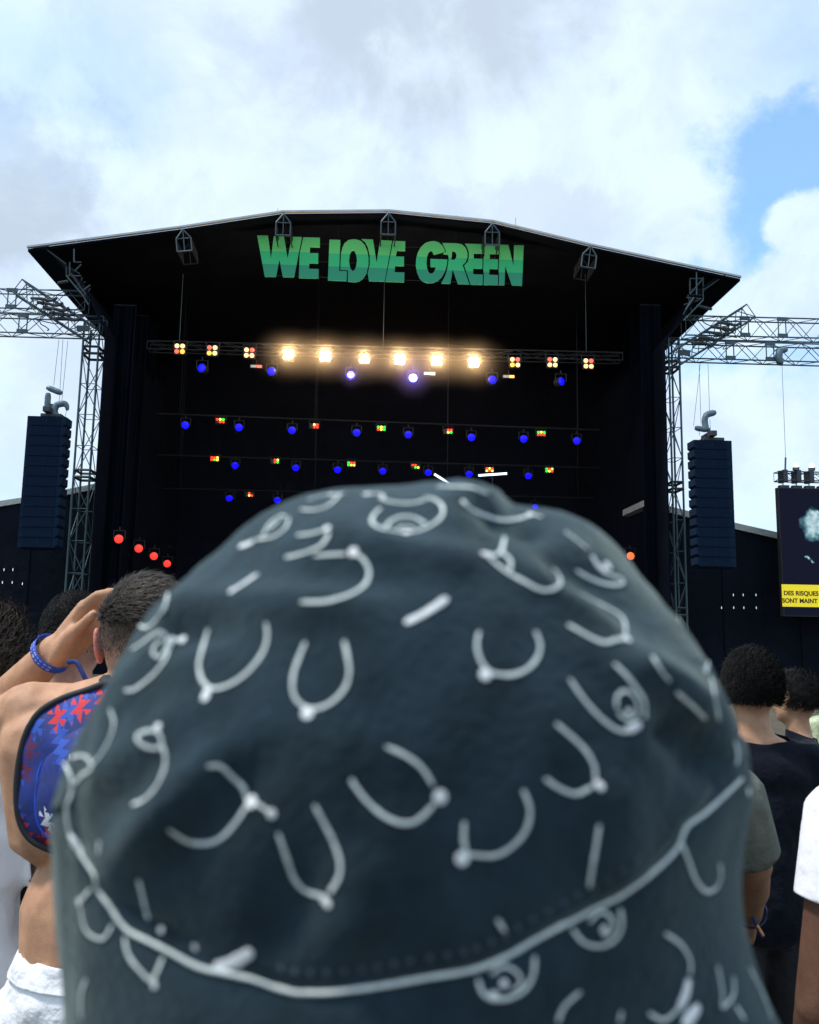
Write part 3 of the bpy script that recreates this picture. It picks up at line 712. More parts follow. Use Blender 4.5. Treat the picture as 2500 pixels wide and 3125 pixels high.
ph_ = box_mesh(-0.22, 0.22, 0.0, 0.2, -0.13, 0.13, 0.02); ph_.materials.append(FIX)
def cluster(px, py, off, code, lab):
    p = SP(px, py, off); e, _ = sthing('pixel_light', p, lab, 'stage light', 'red and green pixel lights')
    link('housing', ph_, e)
    for k, ch in enumerate(code):
        if ch == '.': continue
        l_ = facing(link('bulb', lensmesh(pbulb, {'G': GRN, 'Y': YEL, 'R': RDP}[ch]), e)); l_.location = (-0.14 + 0.14 * (k % 3), -0.01, 0.06 - 0.12 * (k // 3))
    bar(e, 'yoke', (-0.24, 0.1, 0), (-0.24, 0.1, 0.26), 0.02, FIX); bar(e, 'yoke', (0.24, 0.1, 0), (0.24, 0.1, 0.26), 0.02, FIX); bar(e, 'yoke', (-0.24, 0.1, 0.26), (0.24, 0.1, 0.26), 0.02, FIX)
for rn, off, lst in (('upper', 6.0, ((464, 886, 'RYG.RR'), (662, 897, '.YR.RR'), (803, 902, 'GYGRYG'), (944, 908, '.RR.YG'), (1140, 913, 'GYGRRR'))),
                     ('middle', 9.0, ((452, 966, 'RRYRGY'), (579, 971, '.RY.RG'), (740, 977, 'GRRGYY'), (875, 982, 'RR..GY'), (1031, 989, 'RYRYRY'), (1157, 990, 'GRYGYR'))),
                     ('lowest', 11.0, ((525, 1041, '.R..YR'),))):
    for i, (x, y, code) in enumerate(lst):
        cluster(x * K, y * K, off, code, '%s red and green pixel light from the left on the %s back bar' % (ORD[i], rn) if len(lst) > 1 else 'single red and yellow pixel light on the lowest back bar')
for i, (x, y) in enumerate(((250, 1135), (292, 1155), (324, 1171), (352, 1187))):
    wash(x * K, y * K, 1.0 + 2.2 * i, '%s red side light from the left in the descending row' % ORD[i], RED, 'red side lights left of the stage', yaw=0.35, tilt=0.1, size=1.05)
wash(1328 * K, 1171 * K, 3.0, 'single orange red side light at the right of the stage', ORANGE, 'red side light right', size=1.05)
# white light tubes and small strobe bars
TUBE = glow('white tube', (0.75, 0.9, 1.0), 2.2)
for lab, a, b_ in (('slanting white light tube above the hat', (1326, 1447), (1372, 1476)), ('level white light tube above the hat', (1460, 1451), (1547, 1445))):
    p, q = SP(*a, 8.0), SP(*b_, 8.0)
    e, og = sthing('light_tube', p, lab, 'light tube', 'white light tubes'); bar(e, 'tube', Z3, q - p, 0.055, TUBE)
    d = (q - p).normalized(); bar(e, 'end_cap', -d * 0.08, Z3, 0.065, FIX); bar(e, 'end_cap', q - p, q - p + d * 0.08, 0.065, FIX)
    bar(e, 'stand', (q - p) * 0.5 + Vector((0, 0.06, -0.05)), (q - p) * 0.5 + Vector((0, 0.06, -(p.z - 1.95))), 0.03, FIX)
for lab, px, py, mtx in (('small pink strobe bar left of the blinders', 782, 1118, REDL), ('small red strobe bar beside the white hot blue light', 1311, 1140, glow('strobe red hot', (1.0, 0.25, 0.12), 4.0)), ('small amber strobe bar at the right end of the blinders', 1553, 1149, AMB)):
    p = SP(px, py, 2.1); e, _ = sthing('strobe_bar', p, lab, 'stage light', 'strobe bars')
    link('housing', box_mesh(-0.26, 0.26, 0.0, 0.12, -0.08, 0.08, 0.015), e, FIX); link('lens', box_mesh(0.02, 0.23, -0.02, -0.003, -0.055, 0.055), e, mtx)
    link('reflector', box_mesh(-0.23, 0.0, -0.02, -0.003, -0.055, 0.055), e, EDGE); bar(e, 'clamp', (0, 0.06, 0.08), (0, 0.06, 0.3), 0.025, FIX)
# thin haze added in the stage house so the blinders glow
hz = [(p.x, p.z - 1.35) for p in pl[1:-1]]
hp_ = [(lc[-2].x + .35, 1.93), (lc[-2].x + .35, lc[-2].z - .2)] + hz + [(rc[-2].x - .35, rc[-2].z - .2), (rc[-2].x - .35, 1.93)]
hm = bpy.data.materials.new('added glow haze'); hm.use_nodes = True; t = hm.node_tree; t.nodes.remove(t.nodes['Principled BSDF'])
pv_ = t.nodes.new('ShaderNodeVolumePrincipled'); pv_.inputs['Color'].default_value = (0.85, 0.88, 0.95, 1); pv_.inputs['Density'].default_value = 0.0015; pv_.inputs['Anisotropy'].default_value = 0.3
t.links.new(pv_.outputs[0], t.nodes['Material Output'].inputs['Volume'])
e = link('haze', prism(hp_, 1.2, DEEP - 0.3), None, hm); e.location = SO; e.rotation_euler = (0, 0, TH)
tag(e, 'thin haze added inside the dark stage to make the glaring blinders glow', 'haze', None, 'stuff')
# denser puffs added round the hot lamps to imitate lens glow
pm = hm.copy(); pm.name = 'added glow puff'; t = pm.node_tree
tcx = t.nodes.new('ShaderNodeTexCoord'); gr_ = t.nodes.new('ShaderNodeTexGradient'); gr_.gradient_type = 'QUADRATIC_SPHERE'; t.links.new(tcx.outputs['Object'], gr_.inputs[0])
mu = t.nodes.new('ShaderNodeMath'); mu.operation = 'MULTIPLY'; mu.inputs[1].default_value = 0.30; t.links.new(gr_.outputs[1], mu.inputs[0]); t.links.new(mu.outputs[0], t.nodes[pv_.name].inputs['Density'])
t.nodes[pv_.name].inputs['Color'].default_value = (0.95, 0.85, 0.7, 1)
for i in (3, 4, 5, 6, 7, 8):
    p = SP(*BX[i], 1.5); me = bpy.data.meshes.new('m'); bm = bmesh.new(); bmesh.ops.create_icosphere(bm, subdivisions=4, radius=1.0)
    for v in bm.verts: v.co *= 1.0 + 0.03 * math.sin(v.co.x * 3 + i) * math.cos(v.co.z * 4 + 2 * i)
    bm.to_mesh(me); bm.free()
    e = link('haze', me, None, pm); e.location = SW(p); e.rotation_euler = (0, 0, TH); e.scale = (1.9, 1.0, 1.35)
    tag(e, 'added warm puff for the lens glow round the %s blinder from the left' % ORD[i], 'haze', 'added glow puffs round the hot lamps', 'stuff')
pb = pm.copy(); pb.name = 'violet added glow puff'; pb.node_tree.nodes[pv_.name].inputs['Color'].default_value = (0.6, 0.55, 0.98, 1)  # violet glow of the blue lamps put into the puff colour
for k, (x, y, en, sc_) in enumerate(((739, 790, 14, 0.75), (870, 796, 42, 1.1))):
    bl_ = bpy.data.lights.new('blue_light', 'POINT'); bl_.energy = en; bl_.color = (0.10, 0.04, 1.0); bl_.shadow_soft_size = 0.12
    bo_ = bpy.data.objects.new('blue_light', bl_); COL.objects.link(bo_); p = SP(x * K, y * K, 2.0); bo_.location = SW(p)
    me = bpy.data.meshes.new('m'); bm = bmesh.new(); bmesh.ops.create_icosphere(bm, subdivisions=4, radius=1.0); bm.to_mesh(me); bm.free()
    e = link('haze', me, None, pb); e.location = SW(p); e.scale = (sc_, sc_ * 0.8, sc_)
    tag(e, 'added violet puff for the lens glow round the %s blue light from the left under the blinders' % ORD[2 + k], 'haze', 'added glow puffs round the hot lamps', 'stuff')
#STAGE_END

# ------------------------------------------------------------------ bucket hat, close in front of the lens
HAT = mat('washed black cotton twill', (0.0165, 0.031, 0.044), 1.0, var=0.35, vscale=60, bump=0.6, bscale=420, sheen=0.24, spec=0.03)
HAT.node_tree.nodes['Principled BSDF'].inputs['Sheen Roughness'].default_value = 0.5
HAT.node_tree.nodes['Principled BSDF'].inputs['Sheen Tint'].default_value = (0.80, 1.0, 0.97, 1)
INK = mat('pale printed line', (0.68, 0.76, 0.75), 0.8, var=0.08, vscale=90, spec=0.2)
INKW = mat('thick white printed dot', (0.80, 0.84, 0.86), 0.75, var=0.05, vscale=90, spec=0.2)
STITCH = mat('slate blue seam stitch', (0.06, 0.08, 0.11), 0.9)
HD = 0.272                                   # hat centre distance
HC = Q(1235, 1990, HD)
A0 = 0.1005
def hat_point(t, phi):
    """crown: t 0 at the brim seam, 1 at the top; phi 0 towards the stage, pi towards the lens"""
    k = max(0.0, 1 - t ** 2.3) ** 0.5
    a = A0 * (k * (1 - 0.05 * t)); b_ = A0 * (1.0 * k)
    tilt = R(27) * (1 - t) ** 1.2
    zc = HC.z - 0.012 + 0.064 * t
    x = a * math.sin(phi); y = b_ * math.cos(phi)
    return Vector((HC.x + x, HD + y * math.cos(tilt), zc + y * math.sin(tilt)))
NT, NP = 46, 150
cv = []
for i in range(NT):
    t = (i / NT) ** 0.9
    for j in range(NP): cv.append(hat_point(t, 2 * math.pi * j / NP))
cv.append(hat_point(1.0, 0))
cfs = [(i * NP + j, i * NP + (j + 1) % NP, (i + 1) * NP + (j + 1) % NP, (i + 1) * NP + j) for i in range(NT - 1) for j in range(NP)]
cfs += [((NT - 1) * NP + j, (NT - 1) * NP + (j + 1) % NP, NT * NP) for j in range(NP)]
SIL = [(172, 2470), (170, 2380), (180, 2290), (215, 2185), (272, 2090), (338, 1975), (382, 1900), (440, 1830), (540, 1765), (640, 1688), (700, 1640), (762, 1582), (850, 1540), (980, 1502),
       (1110, 1488), (1250, 1478), (1335, 1470), (1400, 1460), (1445, 1468), (1495, 1502), (1545, 1535), (1630, 1552), (1740, 1572), (1802, 1594), (1862, 1642), (1950, 1738),
       (2050, 1838), (2112, 1900), (2155, 1970), (2200, 2045), (2236, 2150), (2284, 2280), (2302, 2380), (2300, 2450)]
PC = (1235.0, 2180.0)
def pol(x, y): return math.atan2(PC[1] - y, x - PC[0]) % (2 * math.pi), math.hypot(x - PC[0], y - PC[1])
sp = sorted((((a + math.pi / 2) % (2 * math.pi)), r) for a, r in (pol(*q) for q in SIL))
sa = np.array([q[0] for q in sp]); sr_ = np.array([q[1] for q in sp])
def ang_of(p):
    x, y = proj(p); a, r = pol(x, y); return (a + math.pi / 2) % (2 * math.pi), r
c3 = CAM + ray(*PC) * (HD / ray(*PC).y)
NB = 180
for it in range(5):
    mx = np.zeros(NB)
    for v in cv:
        a, r = ang_of(v); k = int(a / (2 * math.pi) * NB) % NB; mx[k] = max(mx[k], r)
    cen = (np.arange(NB) + 0.5) / NB * 2 * math.pi
    tgt = np.interp(cen, sa, sr_)
    s = np.where((cen > sa[0]) & (cen < sa[-1]) & (mx > 0), tgt / np.maximum(mx, 1), np.nan)
    ok = ~np.isnan(s)
    s = np.interp(cen, np.concatenate(([0.0], cen[ok], [2 * math.pi])), np.concatenate(([1.0], s[ok], [1.0])))
    kk = np.array([1, 2, 3, 2, 1]) / 9.0 if it < 4 else np.array([0, 1, 2, 1, 0]) / 4.0
    s = np.convolve(np.concatenate((s[-2:], s, s[:2])), kk, 'valid')
    for i, v in enumerate(cv):
        a, r = ang_of(v); f = float(np.interp(a, cen, s)); d = v - c3
        cv[i] = c3 + Vector((d.x * f, d.y, d.z * f))
def zf(ox, oy, s): return lambda pts: [(ox + x * s, oy + y * s) for x, y in pts]
zA, zB, zD = zf(700, 1400, .4058), zf(1300, 1400, .5797), zf(0, 1750, .4058)
zC, zE, zF, zG, zH = zf(150, 1900, .4928), zf(900, 2100, .4638), zf(1500, 2000, .5217), zf(150, 2500, .6087), zf(1200, 2500, .6957)
PIPE = zD([(480, 1290), (475, 1360), (500, 1440), (545, 1540), (545, 1640), (520, 1720), (510, 1790)]) + zG([(95, -20), (112, 80), (160, 170), (230, 270), (250, 350), (310, 440), (390, 550), (500, 610), (600, 660), (750, 740), (900, 775), (1050, 810), (1200, 860), (1380, 870), (1560, 850)]) + \
    zH([(0, 722), (150, 695), (350, 660), (500, 600), (620, 530), (750, 460), (900, 380), (1000, 330), (1150, 220), (1240, 130), (1270, 60)]) + zF([(1150, 990), (1250, 920), (1360, 820), (1460, 720)])
PIPE = [p for i, p in enumerate(PIPE) if i == 0 or math.hypot(p[0] - PIPE[i - 1][0], p[1] - PIPE[i - 1][1]) > 12]
lowp = sorted((x, y) for x, y in PIPE if y > 2360)
lx = np.array([p[0] for p in lowp]); ly = np.array([p[1] for p in lowp])
for j in range(NP):
    v = cv[j]; px, py = proj(v); phi = 2 * math.pi * j / NP
    wgt = max(0.0, min(1.0, (-math.cos(phi) + 0.35) / 0.45))
    dz = -(float(np.interp(px, lx, ly)) - py) * (v - CAM).dot(fwd) / F * wgt
    for i in range(NT):
        cv[i * NP + j].z += dz * (1 - i / NT) ** 2.0
# soft folds and dents of the worn cotton: (pixel line, half width px, height m)
FOLDS = [((330, 2660), (560, 2430), (760, 2230), 70, 0.0030), ((470, 2700), (650, 2480), (850, 2280), 60, -0.0014), ((240, 2420), (420, 2300), (640, 2140), 60, 0.0022),
         ((1900, 2000), (2050, 2090), (2170, 2220), 55, 0.0035), ((2000, 2180), (2120, 2260), (2210, 2400), 75, -0.0050), ((1700, 1900), (1900, 2080), (2010, 2300), 60, 0.0020),
         ((1480, 1545), (1560, 1600), (1680, 1610), 34, -0.0035), ((1400, 1490), (1500, 1530), (1560, 1590), 26, 0.0028), ((1640, 1690), (1800, 1760), (1960, 1900), 60, -0.0025),
         ((1550, 1700), (1760, 1850), (1900, 1960), 50, 0.0022), ((700, 1720), (980, 1740), (1300, 1760), 70, -0.0016), ((500, 1850), (800, 1830), (1150, 1860), 60, 0.0018),
         ((380, 2800), (430, 2870), (560, 2900), 45, -0.0022), ((820, 2900), (900, 2760), (930, 2600), 70, -0.0022), ((1040, 2900), (1120, 2750), (1180, 2560), 80, 0.0018),
         ((1880, 2700), (1900, 2500), (1880, 2350), 80, 0.0022), ((420, 2000), (560, 1930), (700, 1900), 45, -0.0020), ((1050, 1640), (1300, 1690), (1500, 1720), 50, 0.0018)]
def seg_d(p, a, b):
    ax, ay = a; bx, by = b; t = max(0, min(1, ((p[0] - ax) * (bx - ax) + (p[1] - ay) * (by - ay)) / ((bx - ax) ** 2 + (by - ay) ** 2)))
    return math.hypot(p[0] - ax - t * (bx - ax), p[1] - ay - t * (by - ay)), t
from mathutils import noise as mnoise
def crumple(vs, me, amp=1.0):
    nor = [v.normal.copy() for v in me.vertices]
    for i, v in enumerate(me.vertices):
        p = v.co; n = nor[i]
        h = 0.0011 * mnoise.noise(p * 38.0) + 0.0006 * mnoise.noise(p * 95.0 + Vector((3, 1, 7)))
        if n.dot(CAM - p) > 0:
            q = proj(p)
            for a, b, c, w_, hh in FOLDS:
                d1, t1 = seg_d(q, a, b); d2, t2 = seg_d(q, b, c)
                d = min(d1, d2); tt = (t1 if d1 < d2 else 1 + t2) / 2
                if d < 3 * w_: h += 1.5 * hh * math.exp(-(d / w_) ** 2) * min(1, 0.35 + 3 * min(tt, 1 - tt))
        v.co = p + n * h * amp
    me.update()
def hat_mesh(vs, fs):
    me = fixn(mesh(vs, fs)); 
    if me.polygons[len(me.polygons) // 2].normal.dot(me.polygons[len(me.polygons) // 2].center - HC) < 0: me.flip_normals()
    return me
hroot = thing('bucket_hat', HC - Vector((0, 0, 0.06)), 'blurred dark bucket hat with pale looping line print filling the foreground', 'hat')
HO = hroot.location.copy()
cme = hat_mesh(cv, cfs); crumple(None, cme)
# brim: hangs almost straight down from the seam ring, flaring at the hem
seam = [cv[j].copy() for j in range(NP)]
NBR = 18; bv = []
cx_, cy_ = HC.x, HD
for i in range(NBR + 1):
    t = i / NBR
    for j in range(NP):
        p = seam[j]; phi = 2 * math.pi * j / NP
        out = Vector((p.x - cx_, p.y - cy_, 0)).normalized()
        side = math.sin(phi); back = max(0.0, -math.cos(phi))
        front = max(0.0, math.cos(phi))
        flare = ((-0.0085 * math.sin(math.pi * min(1, t * 0.9)) + 0.005 * t ** 2) if side > 0 else -0.0115 * t) * abs(side) ** 0.5 + 0.012 * back ** 2 * t + 0.03 * front * t
        wave = 0.0016 * t * math.sin(phi * 7 + 0.8) + 0.0010 * t * math.sin(phi * 13 + 2)
        if i == 0: bv.append(p - out * 0.0015 + Vector((0, 0, 0.010))); continue
        bv.append(p + out * (flare + wave + 0.0012) + Vector((0, 0, -0.066 * t - 0.001)))
bfs = [(i * NP + j, i * NP + (j + 1) % NP, (i + 1) * NP + (j + 1) % NP, (i + 1) * NP + j) for i in range(NBR) for j in range(NP)]
bme = hat_mesh(bv, bfs); crumple(None, bme, 0.6)
def bvh_of(me): return BVHTree.FromPolygons([v.co.copy() for v in me.vertices], [tuple(p.vertices) for p in me.polygons])
for me in (cme, bme):
    bm = bmesh.new(); bm.from_mesh(me); bmesh.ops.triangulate(bm, faces=bm.faces[:]); bm.to_mesh(me); bm.free(); me.update()
bvc, bvb = bvh_of(cme), bvh_of(bme)
for me in (cme, bme): me.transform(Matrix.Translation(-HO))
crown = link('crown', cme, hroot, HAT, smooth=True); brim = link('brim', bme, hroot, HAT, smooth=True)
crown.modifiers.new('s', 'SOLIDIFY').thickness = 0.0012; brim.modifiers.new('s', 'SOLIDIFY').thickness = 0.0018
crown.modifiers[0].offset = -1; brim.modifiers[0].offset = -1

def cast(px, py):
    d = ray(px, py).normalized(); best = None
    for b_, part in ((bvc, crown), (bvb, brim)):
        h = b_.ray_cast(CAM, d, 0.6)
        if h[0] is not None and (best is None or h[3] < best[2]): best = (h[0], h[1] if h[1].dot(d) < 0 else -h[1], h[3], part)
    return best
def stroke(pts, wmm=2.0, mt_=None, name='print_line', force=None, lift=0.00022):
    """a raised ribbon of ink lying on the cloth along a drawn line"""
    c = catmull([(x, y, 0) for x, y in pts], 14); hits = []
    for q in c:
        h = cast(q.x, q.y)
        if h is not None: hits.append(h)
    if len(hits) < 3: return
    part = force or max((crown, brim), key=lambda s_: sum(1 for h in hits if h[3] is s_))
    vs, fs = [], []; n = len(hits); prev = None
    for i, (p, nn, dd, _) in enumerate(hits):
        tdir = hits[min(i + 1, n - 1)][0] - hits[max(i - 1, 0)][0]
        if tdir.length < 1e-7: tdir = Vector((1, 0, 0))
        s_ = tdir.normalized().cross(nn).normalized()
        if prev is not None and s_.dot(prev) < 0: s_ = -s_
        prev = s_
        e = min(i, n - 1 - i) // 2; jit = 0.76 * (1 + 0.22 * mnoise.noise(p * 420.0))
        w_ = jit * wmm * (0.00025 if name == 'print_line' else 0.00034 if name == 'print_dash' else 0.00030) * (0.55 if e == 0 else 0.88 if e == 1 else 1.0)
        hf = 1.0 if name != 'seam_piping' else 0.4
        for k, hh in ((-1, hf), (-0.55, 1.0), (0, 1.0), (0.55, 1.0), (1, hf)):
            vs.append(p + s_ * w_ * k + nn * lift * (0.3 + hh) - HO)
    for i in range(n - 1):
        for k in range(4): fs.append((i * 5 + k, i * 5 + k + 1, i * 5 + 6 + k, i * 5 + 5 + k))
    me = mesh(vs, fs)
    ob = link(name, me, part, mt_ or INK, smooth=True)
    md = ob.modifiers.new('s', 'SOLIDIFY'); md.thickness = 0.0001
    return ob
def dot(px, py, rmm=2.2, mt_=None, name='print_dot', lift=0.00025):
    rmm *= 0.56
    h = cast(px, py)
    if h is None: return
    p, nn, _, part = h; a = nn.orthogonal().normalized(); b_ = nn.cross(a); vs = [p + nn * lift * 1.5 - HO]; fs = []
    for ring, (f, z) in enumerate(((0.6, 1.5), (0.9, 1.45), (1.0, 1.2))):
        for k in range(14):
            th = 2 * math.pi * k / 14; vs.append(p + (a * math.cos(th) + b_ * math.sin(th)) * rmm * 0.001 * f + nn * lift * z - HO)
    for k in range(14):
        j = (k + 1) % 14; fs.append((0, 1 + k, 1 + j))
        for r_ in range(2): fs.append((1 + r_ * 14 + k, 1 + (r_ + 1) * 14 + k, 1 + (r_ + 1) * 14 + j, 1 + r_ * 14 + j))
    return link(name, fixn(mesh(vs, fs)), part, mt_ or INKW, smooth=True)
LINES = [
 (zA, [(1140,375),(1085,430),(1075,485),(1130,525),(1200,540),(1300,555),(1400,550),(1500,515),(1580,460),(1610,400),(1590,345),(1540,310),(1470,295)], 2.0),
 (zA, [(1170,525),(1220,470),(1300,440),(1400,450),(1480,500)], 1.8), (zA, [(1260,530),(1320,510),(1400,530)], 1.6),
 (zA, [(1480,310),(1400,335),(1300,340),(1200,325),(1130,300)], 1.8), (zA, [(1000,272),(1060,268),(1130,270),(1160,290),(1130,305)], 2.0),
 (zA, [(540,385),(640,390),(730,365),(790,320),(830,275)], 1.8), (zA, [(870,262),(800,275),(740,275)], 2.2), (zA, [(740,275),(660,290),(590,320)], 1.4),
 (zA, [(250,590),(310,490),(380,435),(430,440)], 1.8), (zA, [(200,610),(330,590),(420,530),(455,450)], 1.8), (zA, [(300,540),(350,490),(390,450)], 1.6),
 (zA, [(510,580),(600,570),(700,545)], 1.9), (zA, [(755,560),(700,650),(600,700),(500,730),(425,745)], 2.0),
 (zA, [(640,735),(760,725),(880,720)], 2.0), (zA, [(960,725),(1010,760),(1045,820),(1050,880),(1020,950),(940,1010),(820,1055),(700,1080),(540,1080)], 2.1),
 (zA, [(575,1380),(530,1490),(485,1620),(480,1750),(520,1830),(600,1880),(700,1870),(800,1810),(880,1710),(905,1600),(890,1480),(865,1370)], 2.1),
 (zB, [(190,220),(240,270),(310,300),(400,325),(480,320),(560,300),(610,310)], 2.2), (zB, [(60,150),(150,150),(240,155),(320,185)], 2.0),
 (zB, [(415,415),(395,490),(350,515)], 2.0), (zB, [(395,490),(445,540),(440,590)], 2.0), (zB, [(330,525),(430,600),(520,650),(600,690),(660,690),(705,660),(695,610),(665,580)], 2.0),
 (zB, [(730,385),(790,430),(850,480)], 1.8), (zB, [(930,600),(990,620),(1035,640),(1020,665),(940,660),(860,630),(790,590)], 2.0),
 (zB, [(815,715),(900,760),(980,800),(1040,850),(1050,930)], 2.0), (zB, [(1040,950),(1000,955),(940,970),(870,945),(800,905),(745,875)], 2.0),
 (zB, [(280,910),(268,990),(290,1070),(330,1120)], 2.1), (zB, [(330,1125),(370,1135),(450,1140),(530,1110),(585,1050),(600,980),(575,910)], 2.1),
 (zB, [(1165,625),(1200,690),(1260,750),(1320,820)], 1.7), (zB, [(1320,830),(1345,870),(1400,910),(1440,890),(1435,850)], 1.7), (zB, [(1500,960),(1500,1010),(1485,1070),(1470,1130)], 2.2),
 (zB, [(1500,1150),(1515,1230),(1540,1380)], 2.4), (zB, [(990,1080),(1060,1150),(1120,1230),(1150,1290),(1150,1370)], 2.2),
 (zB, [(1190,1040),(1240,1120),(1280,1170)], 1.6),
 (zD, [(1140,250),(1080,320),(1040,380),(1100,410),(1150,380),(1200,320),(1250,230),(1265,150)], 2.0),
 (zD, [(990,580),(1080,520),(1160,460),(1210,440),(1250,480)], 2.0), (zD, [(1230,490),(1170,540),(1155,600),(1195,635),(1240,580),(1260,510)], 1.8), (zD, [(1280,510),(1330,500),(1370,500)], 2.2),
 (zD, [(1280,530),(1250,640),(1170,750),(1080,830),(1000,880),(940,880)], 2.0),
 (zC, [(990,40),(950,170),(930,270),(950,360),(990,400)], 2.1), (zC, [(990,405),(1050,410),(1150,370),(1250,290),(1330,180),(1355,80),(1345,0)], 2.1),
 (zD, [(600,1080),(560,1150),(520,1210)], 1.8), (zD, [(830,1020),(860,1120),(840,1220),(780,1340),(700,1440)], 1.7), (zD, [(540,1390),(620,1370),(680,1410),(690,1470),(620,1520),(560,1590)], 2.0),
 (zD, [(1030,1220),(1100,1190),(1180,1190),(1220,1250),(1200,1310),(1120,1310),(1050,1270),(1030,1220)], 2.0), (zD, [(1225,1290),(1250,1400),(1230,1500),(1170,1620),(1080,1710),(1000,1740)], 2.0),
 (zC, [(980,890),(1060,890),(1130,950),(1200,1020),(1225,1090)], 2.1), (zC, [(1225,1140),(1150,1250),(1060,1340),(960,1370),(850,1350),(740,1280)], 2.1), (zC, [(1270,1110),(1370,1175)], 1.6),
 (zE, [(600,385),(720,440),(830,520),(910,640)], 2.1), (zE, [(920,760),(820,860),(720,890),(600,850),(480,750),(400,650),(370,600)], 2.1),
 (zE, [(130,770),(200,900),(260,1020),(300,1150),(290,1250),(230,1350)], 2.1), (zG, [(1150,70),(1190,190),(1230,300),(1290,360),(1370,385)], 2.0),
 (zE, [(1115,880),(1110,990),(1125,1080)], 2.1), (zE, [(1130,1090),(1200,1100),(1320,1100),(1430,1040),(1520,930),(1545,800),(1500,670)], 2.1), (zE, [(1330,1520),(1380,1600)], 2.0),
 (zF, [(455,140),(540,260),(630,360),(720,430),(790,450)], 2.1), (zF, [(730,310),(735,240),(780,210),(830,240),(855,310),(830,365),(780,370),(738,330)], 1.8),
 (zF, [(375,400),(470,480),(550,560),(600,650),(605,720)], 2.1), (zF, [(590,765),(560,785),(490,810),(400,780),(310,720)], 2.1), (zF, [(630,990),(610,1120),(590,1230),(570,1360)], 1.9),
 (zF, [(1110,1100),(1150,1200),(1190,1310),(1250,1380),(1310,1360),(1340,1290),(1330,1220)], 2.1),
 (zF, [(470,1600),(540,1680),(640,1700),(720,1660),(760,1580),(750,1480)], 1.9), (zF, [(570,1560),(640,1500),(700,1540),(710,1600),(650,1650)], 1.6),
 (zF, [(1080,215),(1180,300),(1250,370)], 2.4), (zF, [(1420,500),(1440,580),(1430,640)], 2.8),
 (zH, [(370,700),(400,770),(470,790),(560,760),(610,690),(620,600)], 1.9), (zH, [(430,680),(480,645),(540,670),(560,720),(520,750)], 1.6),
 (zH, [(1190,500),(1260,550),(1300,620),(1300,680)], 1.9), (zH, [(1270,790),(1230,850),(1180,880),(1120,850)], 2.0),
 (zH, [(820,755),(750,820),(720,890)], 1.9), (zH, [(1000,840),(990,890)], 1.9), (zH, [(1420,640),(1440,750),(1440,830)], 1.7), (zH, [(1490,690),(1490,770),(1445,830)], 1.7),
 (zH, [(1500,820),(1540,880)], 2.2), (zH, [(1560,650),(1620,770),(1660,880)], 2.0),
 (zG, [(450,300),(475,400),(500,500)], 2.1), (zG, [(210,350),(160,410)], 1.9), (zG, [(160,440),(190,560),(270,600),(320,530)], 1.6),
 (zG, [(380,590),(400,680),(460,760),(520,800),(575,690)], 1.9), (zG, [(255,110),(250,180)], 1.9), (zG, [(190,800),(165,880),(165,1000)], 1.6),
]
for z, pts, wd in LINES: stroke(z(pts), wd)
for z, pts, wd in ((zA, [(75,665),(130,650),(185,625)], 2.8), (zA, [(0,1010),(100,950),(215,870)], 2.6), (zA, [(1320,1240),(1480,1160),(1640,1050)], 3.0), (zB, [(870,510),(900,560),(950,600)], 3.0),
                   (zC, [(990,405),(960,490)], 3.4), (zE, [(180,1370),(235,1440)], 3.4), (zF, [(790,440),(870,400)], 3.6), (zF, [(600,735),(655,785)], 3.2), (zG, [(830,745),(930,715),(1020,660)], 4.6),
                   (zG, [(105,60),(125,110),(170,175)], 3.0), (zH, [(1295,700),(1280,770),(1250,830)], 4.0), (zH, [(1340,820),(1270,905)], 4.8), (zB, [(290,500),(350,515)], 3.2), (zG, [(520,790),(535,850)], 3.0),
                   (zD, [(1190,1130),(1190,1185)], 3.2)):
    stroke(z(pts), wd, INKW, 'print_dash')
for z, x, y, r_ in ((zA, 735, 530, 1.9), (zA, 935, 705, 2.3), (zA, 590, 1915, 2.5), (zA, 1330, 560, 2.0), (zA, 1040, 272, 1.8), (zA, 760, 275, 1.4), (zB, 955, 565, 2.4), (zB, 1055, 950, 2.2), (zB, 312, 1138, 2.4),
                    (zB, 1325, 825, 1.6), (zB, 1462, 890, 1.5), (zB, 1482, 935, 1.7), (zB, 550, 296, 1.8), (zD, 1285, 508, 2.0), (zD, 1380, 500, 1.8), (zC, 1255, 1112, 2.5), (zC, 1380, 1182, 1.8),
                    (zE, 955, 715, 2.6), (zE, 1100, 1120, 2.6), (zF, 800, 330, 1.3), (zF, 655, 1600, 1.6), (zH, 485, 720, 1.4), (zH, 440, 775, 1.8), (zF, 1500, 800, 2.0), (zG, 155, 415, 1.8), (zG, 565, 555, 1.3), (zG, 735, 640, 1.4),
                    (zD, 520, 1215, 1.6)):
    (px, py), = z([(x, y)]); dot(px, py, r_)
stroke(PIPE, 2.1, INK, 'seam_piping', crown, 0.0005)
pp = catmull([(x, y, 0) for x, y in PIPE if y > 2500 and x > 700], 8); acc = 0
for i in range(1, len(pp) - 1):
    acc += (pp[i] - pp[i - 1]).length
    if acc > 46:
        acc = 0; tdir = (pp[i + 1] - pp[i - 1]).normalized()
        dot(pp[i].x + tdir.y * 62, pp[i].y - tdir.x * 62, 1.2, STITCH, 'stitch', 0.0004)

